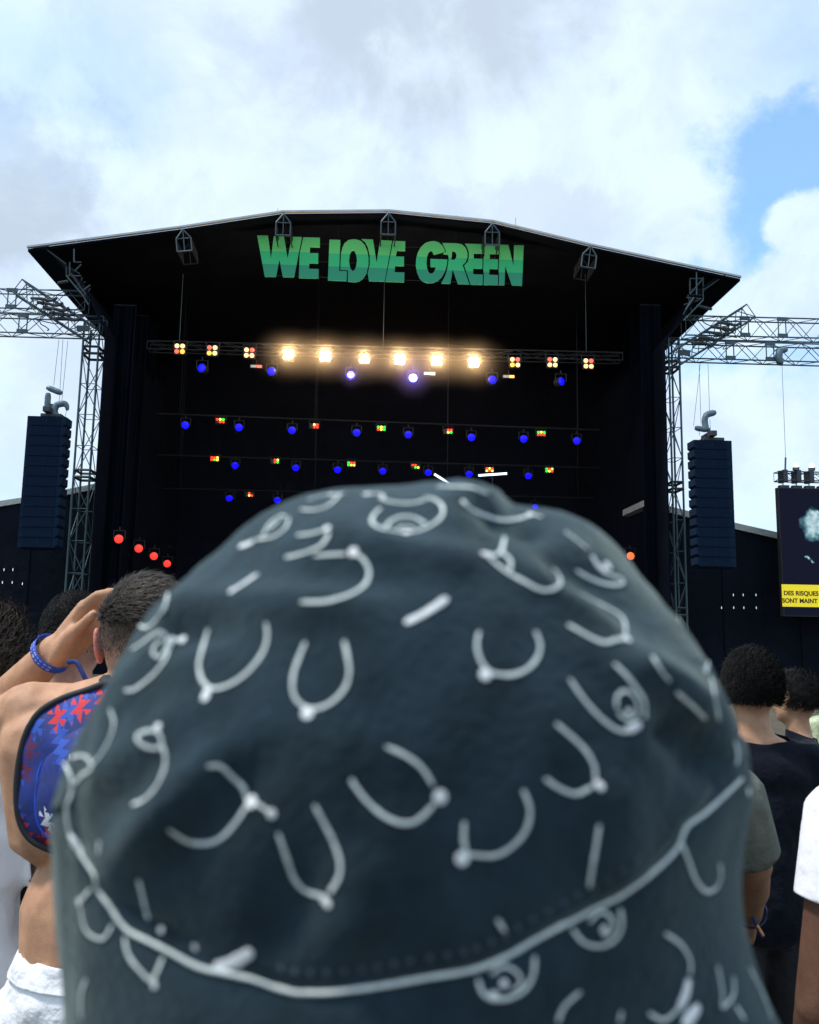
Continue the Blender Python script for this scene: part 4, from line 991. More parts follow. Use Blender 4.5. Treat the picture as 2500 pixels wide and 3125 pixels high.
# ------------------------------------------------------------------ people
def ico(sub):
    bm = bmesh.new(); bmesh.ops.create_icosphere(bm, subdivisions=sub, radius=1.0)
    vs = [v.co.copy() for v in bm.verts]; fs = [tuple(v.index for v in f.verts) for f in bm.faces]; bm.free(); return vs, fs
IV, IF = ico(2)
def cap(p0, r0_, p1, r1): return ('c', Vector(p0), r0_, Vector(p1), r1)
def ell(c, r, rot=(0, 0, 0)): return ('e', Vector(c), r, Euler(rot).to_matrix())
def blob(prims, voxel, smooth_it=3, cut=None, fac=0.5, planes=()):
    """one continuous skin grown over overlapping tapered volumes"""
    vs, fs = [], []
    for p in prims:
        k = len(vs)
        if p[0] == 'c':
            ax = p[3] - p[1]
            for v in IV:
                vs.append((p[3] + v * p[4]) if v.dot(ax) > 0 else (p[1] + v * p[2]))
        else:
            for v in IV: vs.append(p[1] + p[3] @ Vector((v.x * p[2][0], v.y * p[2][1], v.z * p[2][2])))
        fs += [tuple(i + k for i in f) for f in IF]
    me = mesh(vs, fs); ob = bpy.data.objects.new('tmp', me); COL.objects.link(ob)
    a = ob.modifiers.new('r', 'REMESH'); a.mode = 'VOXEL'; a.voxel_size = voxel
    b_ = ob.modifiers.new('s', 'SMOOTH'); b_.factor = fac; b_.iterations = smooth_it
    out = bpy.data.meshes.new_from_object(ob.evaluated_get(bpy.context.evaluated_depsgraph_get()))
    bpy.data.objects.remove(ob)
    if cut:
        bm = bmesh.new(); bm.from_mesh(out)
        for co, no in planes: bmesh.ops.bisect_plane(bm, geom=bm.verts[:] + bm.edges[:] + bm.faces[:], dist=1e-5, plane_co=co, plane_no=no)
        bmesh.ops.delete(bm, geom=[f for f in bm.faces if cut(f.calc_center_median())], context='FACES'); bm.to_mesh(out); bm.free()
    return out
def put(name, me, parent, mt_, org=Vector((0, 0, 0)), solid=0.0):
    if org.length: me.transform(Matrix.Translation(-org))
    me.materials.clear()
    o_ = link(name, me, parent, mt_, smooth=True)
    if solid: o_.modifiers.new('s', 'SOLIDIFY').thickness = solid
    return o_
def strands(c, rad, keep, count, length, mt_, parent, rng, comb=Vector((0, 0, -1)), curl=0.0, lift=0.35, width=0.0012, name='hair', rot=None):
    """short locks rooted on an ellipsoidal scalp; comb may be a function of the root"""
    vs, fs = [], []; tries = 0
    while count > 0 and tries < 200000:
        tries += 1
        d = Vector((rng.gauss(0, 1), rng.gauss(0, 1), rng.gauss(0, 1))).normalized()
        k = keep(d)
        if rng.random() > k: continue
        count -= 1
        p = Vector((c[0] + d.x * rad[0], c[1] + d.y * rad[1], c[2] + d.z * rad[2]))
        n = Vector((d.x / rad[0], d.y / rad[1], d.z / rad[2])).normalized()
        cb = comb(d) if callable(comb) else comb
        tang = (cb - n * cb.dot(n)); tang = tang.normalized() if tang.length > 1e-4 else n.orthogonal()
        tang = (tang + Vector((rng.gauss(0, .25), rng.gauss(0, .25), rng.gauss(0, .25)))).normalized()
        ln = length * rng.uniform(0.6, 1.25); s_ = n.cross(tang).normalized() * width * rng.uniform(0.7, 1.3); ph = rng.uniform(0, 6.28)
        b0 = len(vs); NS = 4 if curl else 2; side = n.cross(tang)
        for i in range(NS + 1):
            t = i / NS
            q = p + tang * ln * t + n * (ln * lift * math.sin(t * math.pi * 0.8) + 0.0005)
            if curl: q = q + (side * math.sin(t * 7 + ph) + n * math.cos(t * 7 + ph)) * curl
            ww = s_ * (1 - 0.85 * t); vs += [q - ww, q + ww]
        for i in range(NS): fs.append((b0 + 2 * i, b0 + 2 * i + 1, b0 + 2 * i + 3, b0 + 2 * i + 2))
    me = mesh(vs, fs); return link(name, me, parent, mt_)
def skin(name, c): return mat(name, c, 0.6, var=0.22, vscale=22, bump=0.35, bscale=260, sss=0.08, spec=0.3)
SK_A = skin('sunlit fair skin', (0.50, 0.275, 0.165)); SK_B = skin('ruddy skin', (0.44, 0.22, 0.16)); SK_C = skin('light brown skin', (0.42, 0.24, 0.15)); SK_D = skin('dark brown skin', (0.115, 0.055, 0.035))
EARM = skin('pink ear skin', (0.50, 0.19, 0.16))
H_DK = mat('black brown hair', (0.006, 0.0055, 0.006), 0.7, var=0.4, vscale=60, spec=0.2)
H_BR = mat('brown hair', (0.045, 0.028, 0.018), 0.45, var=0.5, vscale=50, spec=0.45)
H_MD = mat('dark ash brown hair', (0.034, 0.025, 0.018), 0.6, var=0.45, vscale=60, spec=0.4)
CL_BLK = mat('black cotton tee', (0.006, 0.008, 0.014), 0.95, var=0.3, vscale=9, bump=0.5, bscale=14, sheen=0.1, spec=0.1)
CL_WHT = mat('white cotton tee', (0.82, 0.83, 0.88), 0.9, var=0.05, vscale=9, bump=0.3, bscale=9, spec=0.15)
CL_OLV = mat('grey olive tee', (0.12, 0.135, 0.115), 0.9, var=0.15, vscale=12, bump=0.7, bscale=16, spec=0.15)
CL_DEN = mat('dark trousers', (0.010, 0.011, 0.015), 0.9, var=0.2, vscale=15, bump=0.4, bscale=25)
CL_PAT = mat('pale leaf print shirt', (0.55, 0.60, 0.42), 0.9, col2=(0.16, 0.22, 0.10), vscale=22, bump=0.4, bscale=16)
CL_SHO = mat('shoe leather', (0.03, 0.03, 0.03), 0.6, var=0.2)

def ear(c, sx, s=1.0):
    """ear as helix arc + lobe + shallow bowl, sx = -1 left, +1 right"""
    c = Vector(c); out = []; pr = None
    for i in range(8):
        a = R(-60 + i * 36)
        q = c + Vector((sx * (0.012 + 0.004 * math.sin(a)), -0.014 * math.cos(a) - 0.004, 0.028 * math.sin(a))) * s
        if pr is not None: out.append(cap(pr, 0.0048 * s, q, 0.0048 * s))
        pr = q
    out.append(ell(c + Vector((sx * 0.006, -0.006, 0)) * s, (0.007 * s, 0.012 * s, 0.024 * s)))
    out.append(cap(c + Vector((sx * 0.008, 0.002, -0.02)) * s, 0.007 * s, c + Vector((sx * 0.009, 0.0, -0.03)) * s, 0.006 * s))
    return out
def hand_prims(wr, dirv, palm_n, s=1.0, curl=0.5, sgn_=1):
    """palm, four bent fingers and a thumb from the side of the palm"""
    wr = Vector(wr); d = Vector(dirv).normalized(); n = Vector(palm_n); n = (n - d * n.dot(d)).normalized(); sd = d.cross(n) * sgn_
    out = []
    for k, (o_, l0, l) in enumerate(((-0.027, 0.082, 0.072), (-0.009, 0.088, 0.080), (0.010, 0.084, 0.074), (0.028, 0.075, 0.058))):
        kn = wr + d * l0 * s + sd * o_ * s
        out.append(cap(wr + sd * o_ * 0.5 * s, 0.016 * s, kn, 0.012 * s))
        p = kn; a = 0.15
        for j, f in enumerate((0.45, 0.32, 0.23)):
            a += curl * (0.6 if j == 0 else 0.9)
            q = p + (d * math.cos(a) + n * math.sin(a)) * l * f * s
            out.append(cap(p, (0.0095 - 0.001 * j) * s, q, (0.0088 - 0.001 * j) * s)); p = q
    tb = wr + d * 0.028 * s - sd * 0.026 * s
    t1 = tb + (d * 0.6 - sd * 0.45 + n * 0.45).normalized() * 0.042 * s; t2 = t1 + (d * 0.85 - sd * 0.1 + n * 0.5).normalized() * 0.030 * s
    out += [cap(wr + d * 0.008 * s, 0.016 * s, tb, 0.015 * s), cap(tb, 0.014 * s, t1, 0.0105 * s), cap(t1, 0.0105 * s, t2, 0.009 * s)]
    return out
def person(label, H, x, y, face, skin_m, hair, top=None, legs=CL_DEN, legcut=0.10, arms=None, sleeve=0.55, group='people in the crowd', headrot=0.0, vox=0.011, seed=1, hem=0.86):
    """stands at (x, y), facing `face` (0 = towards the stage); arms: {side: (elbow, wrist)} offsets from the shoulder in body axes"""
    s = H / 1.75; rng = random.Random(seed)
    root = thing('person', (x, y, 0), label, 'person', group, face)
    S = lambda *v: Vector(v) * s
    hd = Matrix.Rotation(headrot, 3, 'Z')
    def HP(px, py, pz): return S(0, 0, 1.6) + hd @ (S(px, py, pz - 1.6))
    pr = [ell(S(0, 0, .96), (.16 * s, .115 * s, .13 * s)), cap(S(0, 0, 1.0), .125 * s, S(0, 0, 1.2), .125 * s), ell(S(0, 0.0, 1.25), (.165 * s, .115 * s, .2 * s)),
          ell(S(0, -0.015, 1.36), (.175 * s, .095 * s, .095 * s)), cap(S(-.15, -.01, 1.405), .058 * s, S(.15, -.01, 1.405), .058 * s), cap(S(-.11, -.015, 1.425), .04 * s, S(-.02, -.015, 1.465), .045 * s),
          cap(S(.11, -.015, 1.425), .04 * s, S(.02, -.015, 1.465), .045 * s), cap(S(0, -.012, 1.42), .06 * s, S(0, .006, 1.56), .054 * s)]
    head = [('e', HP(0, .005, 1.645), (.075 * s, .095 * s, .107 * s), hd), ('e', HP(0, .045, 1.59), (.055 * s, .055 * s, .058 * s), hd), ('e', HP(0, .07, 1.555), (.03 * s, .025 * s, .022 * s), hd),
            cap(HP(0, .092, 1.645), .010 * s, HP(0, .112, 1.607), .0135 * s), cap(HP(-.03, .083, 1.657), .014 * s, HP(.03, .083, 1.657), .014 * s),
            cap(HP(-.016, .091, 1.575), .008 * s, HP(.016, .091, 1.575), .008 * s), cap(HP(-.013, .089, 1.563), .008 * s, HP(.013, .089, 1.563), .008 * s)]
    for sx in (-1, 1):
        for e in ear((0, 0, 0), sx, s):
            c0 = HP(sx * .072, -.002, 1.62)
            head.append(('c', c0 + hd @ e[1], e[2], c0 + hd @ e[3], e[4]) if e[0] == 'c' else ('e', c0 + hd @ e[1], e[2], hd))
    pr += head
    arms = arms or {}
    AR = {}
    for sd in (-1, 1):
        sh = S(sd * .18, -.008, 1.40)
        el, wr = arms.get(sd, ((sd * .05, -.02, -.29), (sd * .06, .04, -.53)))
        el, wr = sh + S(*el), sh + S(*wr); AR[sd] = (sh, el, wr)
        pr += [cap(sh, .056 * s, el, .041 * s), cap(el, .042 * s, (el + wr) / 2, .039 * s), cap((el + wr) / 2, .038 * s, wr, .028 * s)]
        pr += hand_prims(wr, (wr - el), Vector((-sd * 1.0, 0.15, 0)), s, 0.35, sd)
        hp, kn, an = S(sd * .088, 0, .9), S(sd * .095, .012, .5), S(sd * .10, -.02, .085)
        pr += [cap(hp, .09 * s, kn, .058 * s), cap(kn, .058 * s, (kn + an) / 2 + S(0, -.015, .03), .056 * s), cap((kn + an) / 2 + S(0, -.015, .03), .055 * s, an, .038 * s), cap(an - S(0, .02, .04), .036 * s, an + S(0, .17, -.055), .028 * s)]
    put('body', blob(pr, vox, 3), root, skin_m)
    for sx in (-1, 1):
        ev = lathe([(0.002, -0.010), (0.008, -0.006), (0.0105, 0), (0.008, 0.006), (0.002, 0.010)], 10)
        o_ = link('eye', ev, root, mat('eye white', (0.7, 0.68, 0.65), 0.2), smooth=True); o_.location = HP(sx * .031, .079, 1.637)
        iv = lathe([(0.0055, 0.0), (0.004, 0.0015)], 10); o2 = link('iris', iv, o_, mat('dark iris', (0.02, 0.012, 0.008), 0.15)); o2.rotation_euler = (R(-90), 0, headrot); o2.location = hd @ Vector((0, 0.0098, 0))
    if top:
        tp = [ell(S(0, 0, .95), (.178 * s, .135 * s, .15 * s)), cap(S(0, 0, .98), .145 * s, S(0, 0, 1.2), .146 * s), ell(S(0, 0, 1.25), (.185 * s, .134 * s, .21 * s)), ell(S(0, -0.015, 1.36), (.19 * s, .112 * s, .105 * s)),
              cap(S(-.15, -.01, 1.408), .070 * s, S(.15, -.01, 1.408), .070 * s), cap(S(-.11, -.015, 1.428), .050 * s, S(-.02, -.015, 1.468), .054 * s), cap(S(.11, -.015, 1.428), .050 * s, S(.02, -.015, 1.468), .054 * s)]
        cuts = []
        for sd in (-1, 1):
            sh, el, wr = AR[sd]
            if sleeve <= 1: tp.append(cap(sh, .072 * s, sh + (el - sh) * (sleeve + .25), .064 * s)); cuts.append((sh + (el - sh) * sleeve, (el - sh).normalized()))
            else: tp += [cap(sh, .070 * s, el, .054 * s), cap(el, .054 * s, wr, .042 * s)]; cuts.append((wr - (wr - el) * .02, (wr - el).normalized()))
        tp.append(cap(S(0, -.012, 1.40), .080 * s, S(0, -.008, 1.485), .070 * s))
        cno = Vector((0, -0.30, 1)).normalized(); cco = S(0, -.012, 1.486)
        pls = [(S(0, 0, hem), Vector((0, 0, 1))), (cco, cno)] + cuts
        def cut(c):
            if c.z < hem * s: return True
            if (c - cco).dot(cno) > 0: return True
            for (pp_, dn), sd in zip(cuts, (-1, 1)):
                if (c - pp_).dot(dn) > 0 and sd * c.x > .17 * s: return True
            return False
        put('shirt', blob(tp, vox, 4, cut, planes=pls), root, top, solid=0.004)
    lg = [ell(S(0, 0, .95), (.168 * s, .128 * s, .12 * s))]
    for sd in (-1, 1):
        lg += [cap(S(sd * .088, 0, .9), .102 * s, S(sd * .095, .012, .5), .075 * s), cap(S(sd * .095, .012, .5), .075 * s, S(sd * .10, -.015, .06), .062 * s)]
        put('shoe', blob([cap(S(sd * .10, -.03, .045), .044 * s, S(sd * .10, .15, .034), .036 * s), cap(S(sd * .10, -.03, .05), .046 * s, S(sd * .10, -.02, .10), .046 * s)], .012, 2, lambda c: c.z < 0.004), root, CL_SHO, solid=0.003)
    put('trousers', blob(lg, vox, 3, lambda c: c.z < legcut * s or c.z > 1.0 * s, planes=[(S(0, 0, legcut), Vector((0, 0, 1))), (S(0, 0, 1.0), Vector((0, 0, 1)))]), root, legs, solid=0.004)
    hc = HP(0, .0, 1.652)
    if hair: hair(root, hc, s, hd, rng)
    return root, AR, HP
def hair_short(mt_, low=-0.25, length=0.010, count=5000, thick=1.03, width=0.0014, fade=True):
    def f(root, c, s, hd, rng):
        rad = (.077 * s, .099 * s, .108 * s)
        def region(d):
            back = d.y < 0.45; return (d.z > low and back) or d.z > 0.55
        sc_me = blob([ell(c, tuple(r_ * thick for r_ in rad))], 0.008, 2, lambda v: not region(Vector(((v.x - c.x) / rad[0], (v.y - c.y) / rad[1], (v.z - c.z) / rad[2])).normalized()))
        put('hair', sc_me, root, mt_, solid=0.002)
        hh = strands(c, tuple(r_ * thick for r_ in rad), lambda d: (1.0 if region(d) else 0.3 if region(d + Vector((0, 0, .14))) else 0.0), count, length, mt_, root, rng, width=width, name='hair_strands', lift=0.5)
    return f
def hair_curly(mt_, low=-0.2, puff=0.022, count=5200, length=0.035, front=0.5):
    def f(root, c, s, hd, rng):
        rad = (.079 * s, .098 * s, .108 * s)
        def region(d):
            q = hd.inverted() @ d; return (q.z > low and q.y < front) or q.z > 0.6
        pr = [('e', c, tuple(r_ * 1.02 for r_ in rad), hd)]
        for _ in range(150):
            d = Vector((rng.gauss(0, 1), rng.gauss(0, 1), rng.gauss(0, 1))).normalized()
            if region(d): pr.append(ell(c + hd @ Vector((d.x * rad[0], d.y * rad[1], d.z * rad[2])) if False else c + Vector((d.x * rad[0], d.y * rad[1], d.z * rad[2])), (puff * rng.uniform(.5, 1.0),) * 3))
        me = blob(pr, 0.008, 1, lambda v: not region(((v - c)).normalized()))
        put('hair', me, root, mt_, solid=0.003)
        strands(c, tuple(r_ * 1.07 for r_ in rad), lambda d: 1.0 if region(d) else 0.0, count, length, mt_, root, rng, comb=lambda d: Vector((d.y, -d.x, -0.6)), curl=0.005, lift=0.45, width=0.0012, name='hair_strands')
    return f
def place(px, py_top, d):
    p = Q(px, py_top, d); return p.x, p.z

# -- wearer of the hat
SKH = SK_C
xw = HC.x
rootw, _, _ = person('person under the blurred bucket hat standing closest to the lens', 1.62, xw, HD + 0.055, 0.0, SKH, hair_short(H_DK, -0.3, 0.006, 1500, 1.0), CL_BLK, vox=0.014, seed=3, group='people in the crowd')

# -- unseen photographer, added behind the lens to shade the hat, hands raised
person('unseen photographer in a black tee added right behind the camera to shade the hat, hands raised', 1.80, 0.02, -0.40, 0.0, SK_C, hair_short(H_DK), CL_BLK, arms={-1: ((-.06, .16, -.20), (.10, .30, .10)), 1: ((.06, .16, -.20), (-.10, .30, .10))}, vox=0.014, seed=71)
# -- far left: brown hair, white shirt
x, z = place(-62, 1884, 1.98)
person('person in a white shirt at the left edge, brown hair with a clip', z, x, 1.98, 0.15, SK_C, hair_curly(H_BR, -0.75, 0.016, 5000, 0.06, 0.4), CL_WHT, legs=CL_WHT, seed=11, hem=0.7)
# -- dark cropped head behind the raised arm
x, z = place(232, 1816, 2.25)
person('person with cropped black hair standing behind the raised forearm', z, x, 2.25, 0.0, SK_B, hair_short(H_DK, -0.28, 0.006, 7000, 1.02, 0.0012), CL_BLK, seed=5)
# -- black tee on the right
x, z = place(2294, 1996, 2.65)
person('person with dark curly hair in a plain black tee right of the hat', z, x, 2.65, 0.0, SK_C, hair_curly(H_DK, -0.5, 0.015, 7000, 0.018), CL_BLK, seed=21)
# -- curly haired person in profile, dark top
x, z = place(2430, 2062, 3.5)
person('person in a dark long-sleeved top turned left, short curly hair', z, x, 3.5, R(75), SK_C, hair_curly(H_DK, -0.35, 0.024, 4200, 0.03, 0.45), CL_BLK, sleeve=1.4, seed=31)
x, z = place(2560, 2030, 4.4)
person('person in a pale leaf print shirt, mostly past the right edge', z, x, 4.4, R(20), SK_C, hair_short(H_DK), CL_PAT, seed=41)
# -- white tee near right edge
sh = Q(2535, 2440, 1.45); H7 = 1.70; s7 = H7 / 1.75
person('person in a white tee with a bare brown arm at the right edge', H7, sh.x + .18 * s7 + 0.01, 1.45, R(6), SK_D, hair_short(H_DK), CL_WHT, arms={-1: ((-.06, .0, -.28), (-.035, .10, -.50))}, sleeve=0.44, seed=51, vox=0.009)
# -- olive tee, its right arm showing beside the hat
sh = Q(2235, 2440, 1.75); H8 = (sh.z) / 1.40 * 1.75; s8 = H8 / 1.75
def offs(a, b): return tuple((b - a)[i] / s8 for i in range(3))
el, wr = Q(2298, 2640, 1.80), Q(2288, 2792, 1.98)
shw = Vector((sh.x, 1.75 - .008 * s8, sh.z))
r8, AR8, _ = person('person in a grey olive tee half hidden behind the hat, arm hanging', H8, sh.x - .18 * s8, 1.75, 0.0, skin('shade-darkened skin', (0.25, 0.135, 0.085)), hair_short(H_MD), CL_OLV, arms={1: (offs(shw, el), offs(shw, wr))}, sleeve=0.80, seed=61, vox=0.009)  # skin darkened to stand in for the shade on this arm

# -- bare-backed man on the left, hand to his head
o1 = Q(340, 2950, 1.60); gx = o1.x
man = thing('person', (gx, 1.60, 0), 'shirtless man in white shorts holding his hand to his head', 'person', 'people in the crowd')
MO = Vector((gx, 1.60, 0))
q = lambda px, py, d: Q(px, py, d)
hc = q(448, 1948, 1.63); nk = q(415, 2125, 1.60); ls, rs = q(95, 2185, 1.60), q(640, 2195, 1.64)
ch = q(345, 2380, 1.62); wa = q(345, 2760, 1.60); pv = q(340, 3010, 1.60)
el, wr = q(-85, 2245, 1.87), q(168, 1985, 1.75)
pr = [ell(hc + Vector((0, -.005, .003)), (.078, .098, .104)), ell(hc + Vector((0, .045, -.055)), (.057, .06, .06)), cap(hc + Vector((0, .1, -.01)), .01, hc + Vector((0, .117, -.045)), .013), cap(hc + Vector((-.03, .083, .012)), .013, hc + Vector((.03, .083, .012)), .013),
      cap(hc + Vector((0, -.02, -.06)), .058, nk, .064), cap(nk, .055, ls + Vector((.09, -.005, .02)), .046), cap(nk, .055, rs - Vector((.09, 0, -.02)), .046), cap(ls, .062, rs, .062),
      ell(ch, (.185, .115, .2)), cap(ch, .13, wa, .105), cap(wa + Vector((-.05, 0, 0)), .107, pv + Vector((-.05, 0, 0)), .12), cap(wa + Vector((.05, 0, 0)), .107, pv + Vector((.05, 0, 0)), .12), ell(pv, (.168, .115, .13)),
      cap(ls + Vector((.03, -.03, -.05)), .07, ch + Vector((-.09, -.03, -.06)), .085), cap(rs + Vector((-.03, -.03, -.05)), .07, ch + Vector((.09, -.03, -.06)), .085),
      cap(ls, .064, ls + (el - ls) * .5, .055), cap(ls + (el - ls) * .5, .055, el, .045), cap(el, .045, el + (wr - el) * .45, .046), cap(el + (wr - el) * .45, .046, wr, .0335)]
# raised hand: metacarpals, four fingers and the thumb
kn = [q(258, 1850, 1.72), q(282, 1868, 1.735), q(296, 1893, 1.745), q(300, 1920, 1.75)]
fing = [[q(296, 1816, 1.715), q(338, 1806, 1.70), q(372, 1814, 1.685)], [q(318, 1842, 1.725), q(348, 1836, 1.70), q(370, 1842, 1.685)], [q(330, 1872, 1.73), q(352, 1872, 1.705), q(370, 1880, 1.69)], [q(328, 1905, 1.735), q(350, 1905, 1.715), q(366, 1910, 1.70)]]
for k in range(4):
    base = wr + (kn[k] - wr) * 0.08
    pr.append(cap(wr + Vector((0.004 * k, 0.004 * k, -0.006 * k)), .024, kn[k], .0155))
    p_ = kn[k]
    for j, f in enumerate(fing[k]):
        pr.append(cap(p_, .0115 - .001 * j, f, .0105 - .001 * j)); p_ = f
pr += [cap(wr + Vector((0.01, -.012, -.012)), .026, q(222, 1938, 1.705), .0185), cap(q(222, 1938, 1.705), .0175, q(256, 1906, 1.68), .0125), cap(q(256, 1906, 1.68), .0125, q(285, 1874, 1.67), .0105)]
# other arm and legs
er, wrr = rs + Vector((.06, -.02, -.29)), rs + Vector((.08, .06, -.53))
pr += [cap(rs, .060, er, .043), cap(er, .043, wrr, .03)] + hand_prims(wrr, wrr - er, Vector((-1, .2, 0)), 1.0, .4, 1)
for sd in (-1, 1):
    hp, kn_, an = Vector((gx + sd * .09, 1.6, .93)), Vector((gx + sd * .1, 1.61, .5)), Vector((gx + sd * .1, 1.58, .085))
    pr += [cap(hp, .09, kn_, .058), cap(kn_, .058, (kn_ + an) / 2, .056), cap((kn_ + an) / 2, .055, an, .038), cap(an - Vector((0, .02, .04)), .036, an + Vector((0, .17, -.055)), .028)]
    put('shoe', blob([cap(an + Vector((0, -.01, -.04)), .044, an + Vector((0, .17, -.05)), .036)], .012, 2, lambda c: c.z < 0.004), man, CL_SHO, MO, 0.003)
put('body', blob(pr, 0.0062, 4), man, SK_A, MO)
put('ear', blob(ear(q(322, 1968, 1.635), -1, 1.0), 0.0025, 3), man, EARM, MO)
sh_pr = [ell(pv, (.184, .14, .14)), cap(pv, .14, pv + Vector((0, 0, -.05)), .15)]
for sd in (-1, 1): sh_pr.append(cap(Vector((gx + sd * .10, 1.6, .96)), .115, Vector((gx + sd * .125, 1.61, .52)), .125))
WHT2 = mat('white shorts cotton', (0.84, 0.86, 0.90), 0.85, var=0.05, vscale=12, bump=0.6, bscale=18)
ztop = q(130, 2950, 1.5).z
put('shorts', blob(sh_pr, 0.010, 3, lambda c: c.z < 0.56 or c.z > ztop, planes=[(Vector((0, 0, .56)), Vector((0, 0, 1))), (Vector((0, 0, ztop)), Vector((0, 0, 1)))]), man, WHT2, MO, 0.004)
wb = blob([ell(pv, (.189, .146, .145)), cap(pv, .146, pv + Vector((0, 0, .03)), .14)], 0.008, 2, lambda c: c.z < ztop - .034 or c.z > ztop + .004, planes=[(Vector((0, 0, ztop - .034)), Vector((0, 0, 1))), (Vector((0, 0, ztop + .004)), Vector((0, 0, 1)))])
put('waistband', wb, man, WHT2, MO, 0.004)
# hair: longer on top, faded to stubble at the sides and nape
rng = random.Random(77); hcc = hc + Vector((0, -.004, .006)); hr = (.0795, .0995, .1055)
put('hair', blob([ell(hcc + Vector((0, .004, .006)), (.082, .101, .107))], .006, 2, lambda v: (v.z - hcc.z) < 0.028 + 0.02 * math.sin((v.x - hcc.x) * 60)), man, H_MD, MO, .002)
hs_ = strands(hcc + Vector((0, 0, .004)), (.083, .102, .108), lambda d: 1.0 if d.z > .22 else 0.0, 9000, .020, H_MD, man, rng, comb=lambda d: Vector((0.9, 0.5, -0.25)), lift=.22, width=.0011, name='hair_strands')
hs_.location = -MO
hs_ = strands(hcc, hr, lambda d: 0.0 if d.y > .35 else max(0.0, min(1.0, (d.z + .42) / .5)) if d.z < .3 else 0.3, 9000, .0045, H_MD, man, rng, comb=Vector((0, 0, -1)), lift=.4, width=.0008, name='hair_stubble')
hs_.location = -MO
# necklace strap
pts = [q(196, 2150, 1.50), q(198, 2132, 1.53), q(214, 2118, 1.56), q(240, 2108, 1.60)]
put('necklace', tube_mesh(catmull(pts, 5), .0035, 6), man, mat('brown cord', (0.05, 0.02, 0.015), 0.7, var=0.4, vscale=200), MO)
# -- cloth festival wristband round the raised wrist
BAND = mat('royal blue woven band', (0.015, 0.075, 0.55), 0.7, var=0.15, vscale=60, bump=0.3, bscale=900)
BANDW = mat('woven white marks', (0.75, 0.78, 0.85), 0.8)
bc = wr + (el - wr) * 0.035; ax = (el - wr).normalized(); a1 = ax.orthogonal().normalized(); a2 = ax.cross(a1)
def ring_strip(c, ax, rad, wid, n=40, wob=0.0):
    a1 = ax.orthogonal().normalized(); a2 = ax.cross(a1); vs, fs = [], []
    for i in range(n):
        th = 2 * math.pi * i / n; d = a1 * math.cos(th) + a2 * math.sin(th)
        for k in (-.5, .5): vs.append(c + d * (rad + .0006 * math.sin(3 * th)) + ax * (wid * k + wob * math.sin(th)))
    for i in range(n): j = (i + 1) % n; fs.append((2 * i, 2 * i + 1, 2 * j + 1, 2 * j))
    return mesh(vs, fs)
wbr = thing('wristband', bc, 'blue woven festival wristband with white lettering on the raised wrist', 'wristband')
put('band', ring_strip(bc, ax, .0415, .017), wbr, BAND, bc, 0.0012)
for i in range(96):   # small woven letter strokes, two lines
    th = 2 * math.pi * i / 96; d = a1 * math.cos(th) + a2 * math.sin(th); e2 = (-a1 * math.sin(th) + a2 * math.cos(th))
    if i % 7 in (3, 6) or i % 48 > 26: continue
    for k in (-.0038, .0038):
        c = bc + d * .0432 + ax * k; w2, h2 = random.uniform(.0004, .0009), random.uniform(.0012, .0022)
        put('lettering', mesh([c + e2 * -w2 - ax * h2, c + e2 * w2 - ax * h2, c + e2 * (w2 * .5) + ax * h2, c - e2 * w2 + ax * h2], [(0, 1, 2, 3)]), wbr, BANDW, bc, .0004)
tp = catmull([q(205, 2022, 1.68), q(232, 2020, 1.66), q(250, 2050, 1.655), q(262, 2072, 1.655), q(280, 2088, 1.655)], 6); vs, fs = [], []
for i, p in enumerate(tp):
    t_ = (tp[min(i + 1, len(tp) - 1)] - tp[max(i - 1, 0)]).normalized(); sd_ = t_.cross(Vector((0, 1, 0.3))).normalized() * .0045
    vs += [p - sd_, p + sd_]
for i in range(len(tp) - 1): fs.append((2 * i, 2 * i + 1, 2 * i + 3, 2 * i + 2))
put('loose_end', mesh(vs, fs), wbr, mat('shade-dark woven strap', (0.012, 0.035, 0.20), 0.75, var=0.3, vscale=120), bc, .0012)  # shade on the tail put into its colour, darker than the band
# -- backpack on the bare back
def pbp(l, d): return [q(x, y, d) for x, y in l]
OUT = [(330, 2085), (262, 2108), (190, 2132), (128, 2168), (90, 2218), (68, 2280), (56, 2350), (52, 2430), (60, 2500), (86, 2552), (128, 2582), (190, 2602), (280, 2612), (400, 2600), (490, 2560), (530, 2480), (540, 2350), (520, 2220), (470, 2130), (400, 2092)]
bo = q(300, 2350, 1.44)
bag = thing('backpack', bo - Vector((0, 0, .18)), 'royal blue backpack with jagged red and white print on the bare back', 'backpack')
BO = bag.location.copy()
bm_ = bpy.data.materials.new('jagged blue red white print'); bm_.use_nodes = True; t = bm_.node_tree; b = t.nodes['Principled BSDF']; b.inputs['Roughness'].default_value = 0.7
c_ = t.nodes.new('ShaderNodeTexCoord')
mp = t.nodes.new('ShaderNodeMapping'); mp.inputs[2].default_value = (0, R(24), 0); t.links.new(c_.outputs['Object'], mp.inputs[0])
sp_ = t.nodes.new('ShaderNodeSeparateXYZ'); t.links.new(mp.outputs[0], sp_.inputs[0])
def jag(a, b_, sa_, sb_, amp):
    z1 = mt2('MULTIPLY', a, sa_); z2 = mt2('PINGPONG', mt2('MULTIPLY', b_, sb_), 0.5)
    return mt2('FLOOR', mt2('ADD', z1, mt2('MULTIPLY', z2, amp)), 0)
cx2 = t.nodes.new('ShaderNodeCombineXYZ'); t.links.new(jag(sp_.outputs[0], sp_.outputs[2], 50.0, 62.0, 1.7), cx2.inputs[0]); t.links.new(jag(sp_.outputs[2], sp_.outputs[0], 34.0, 70.0, 1.4), cx2.inputs[1]); cx2.inputs[2].default_value = 8.3
wn = t.nodes.new('ShaderNodeTexWhiteNoise'); wn.noise_dimensions = '3D'; t.links.new(cx2.outputs[0], wn.inputs['Vector'])
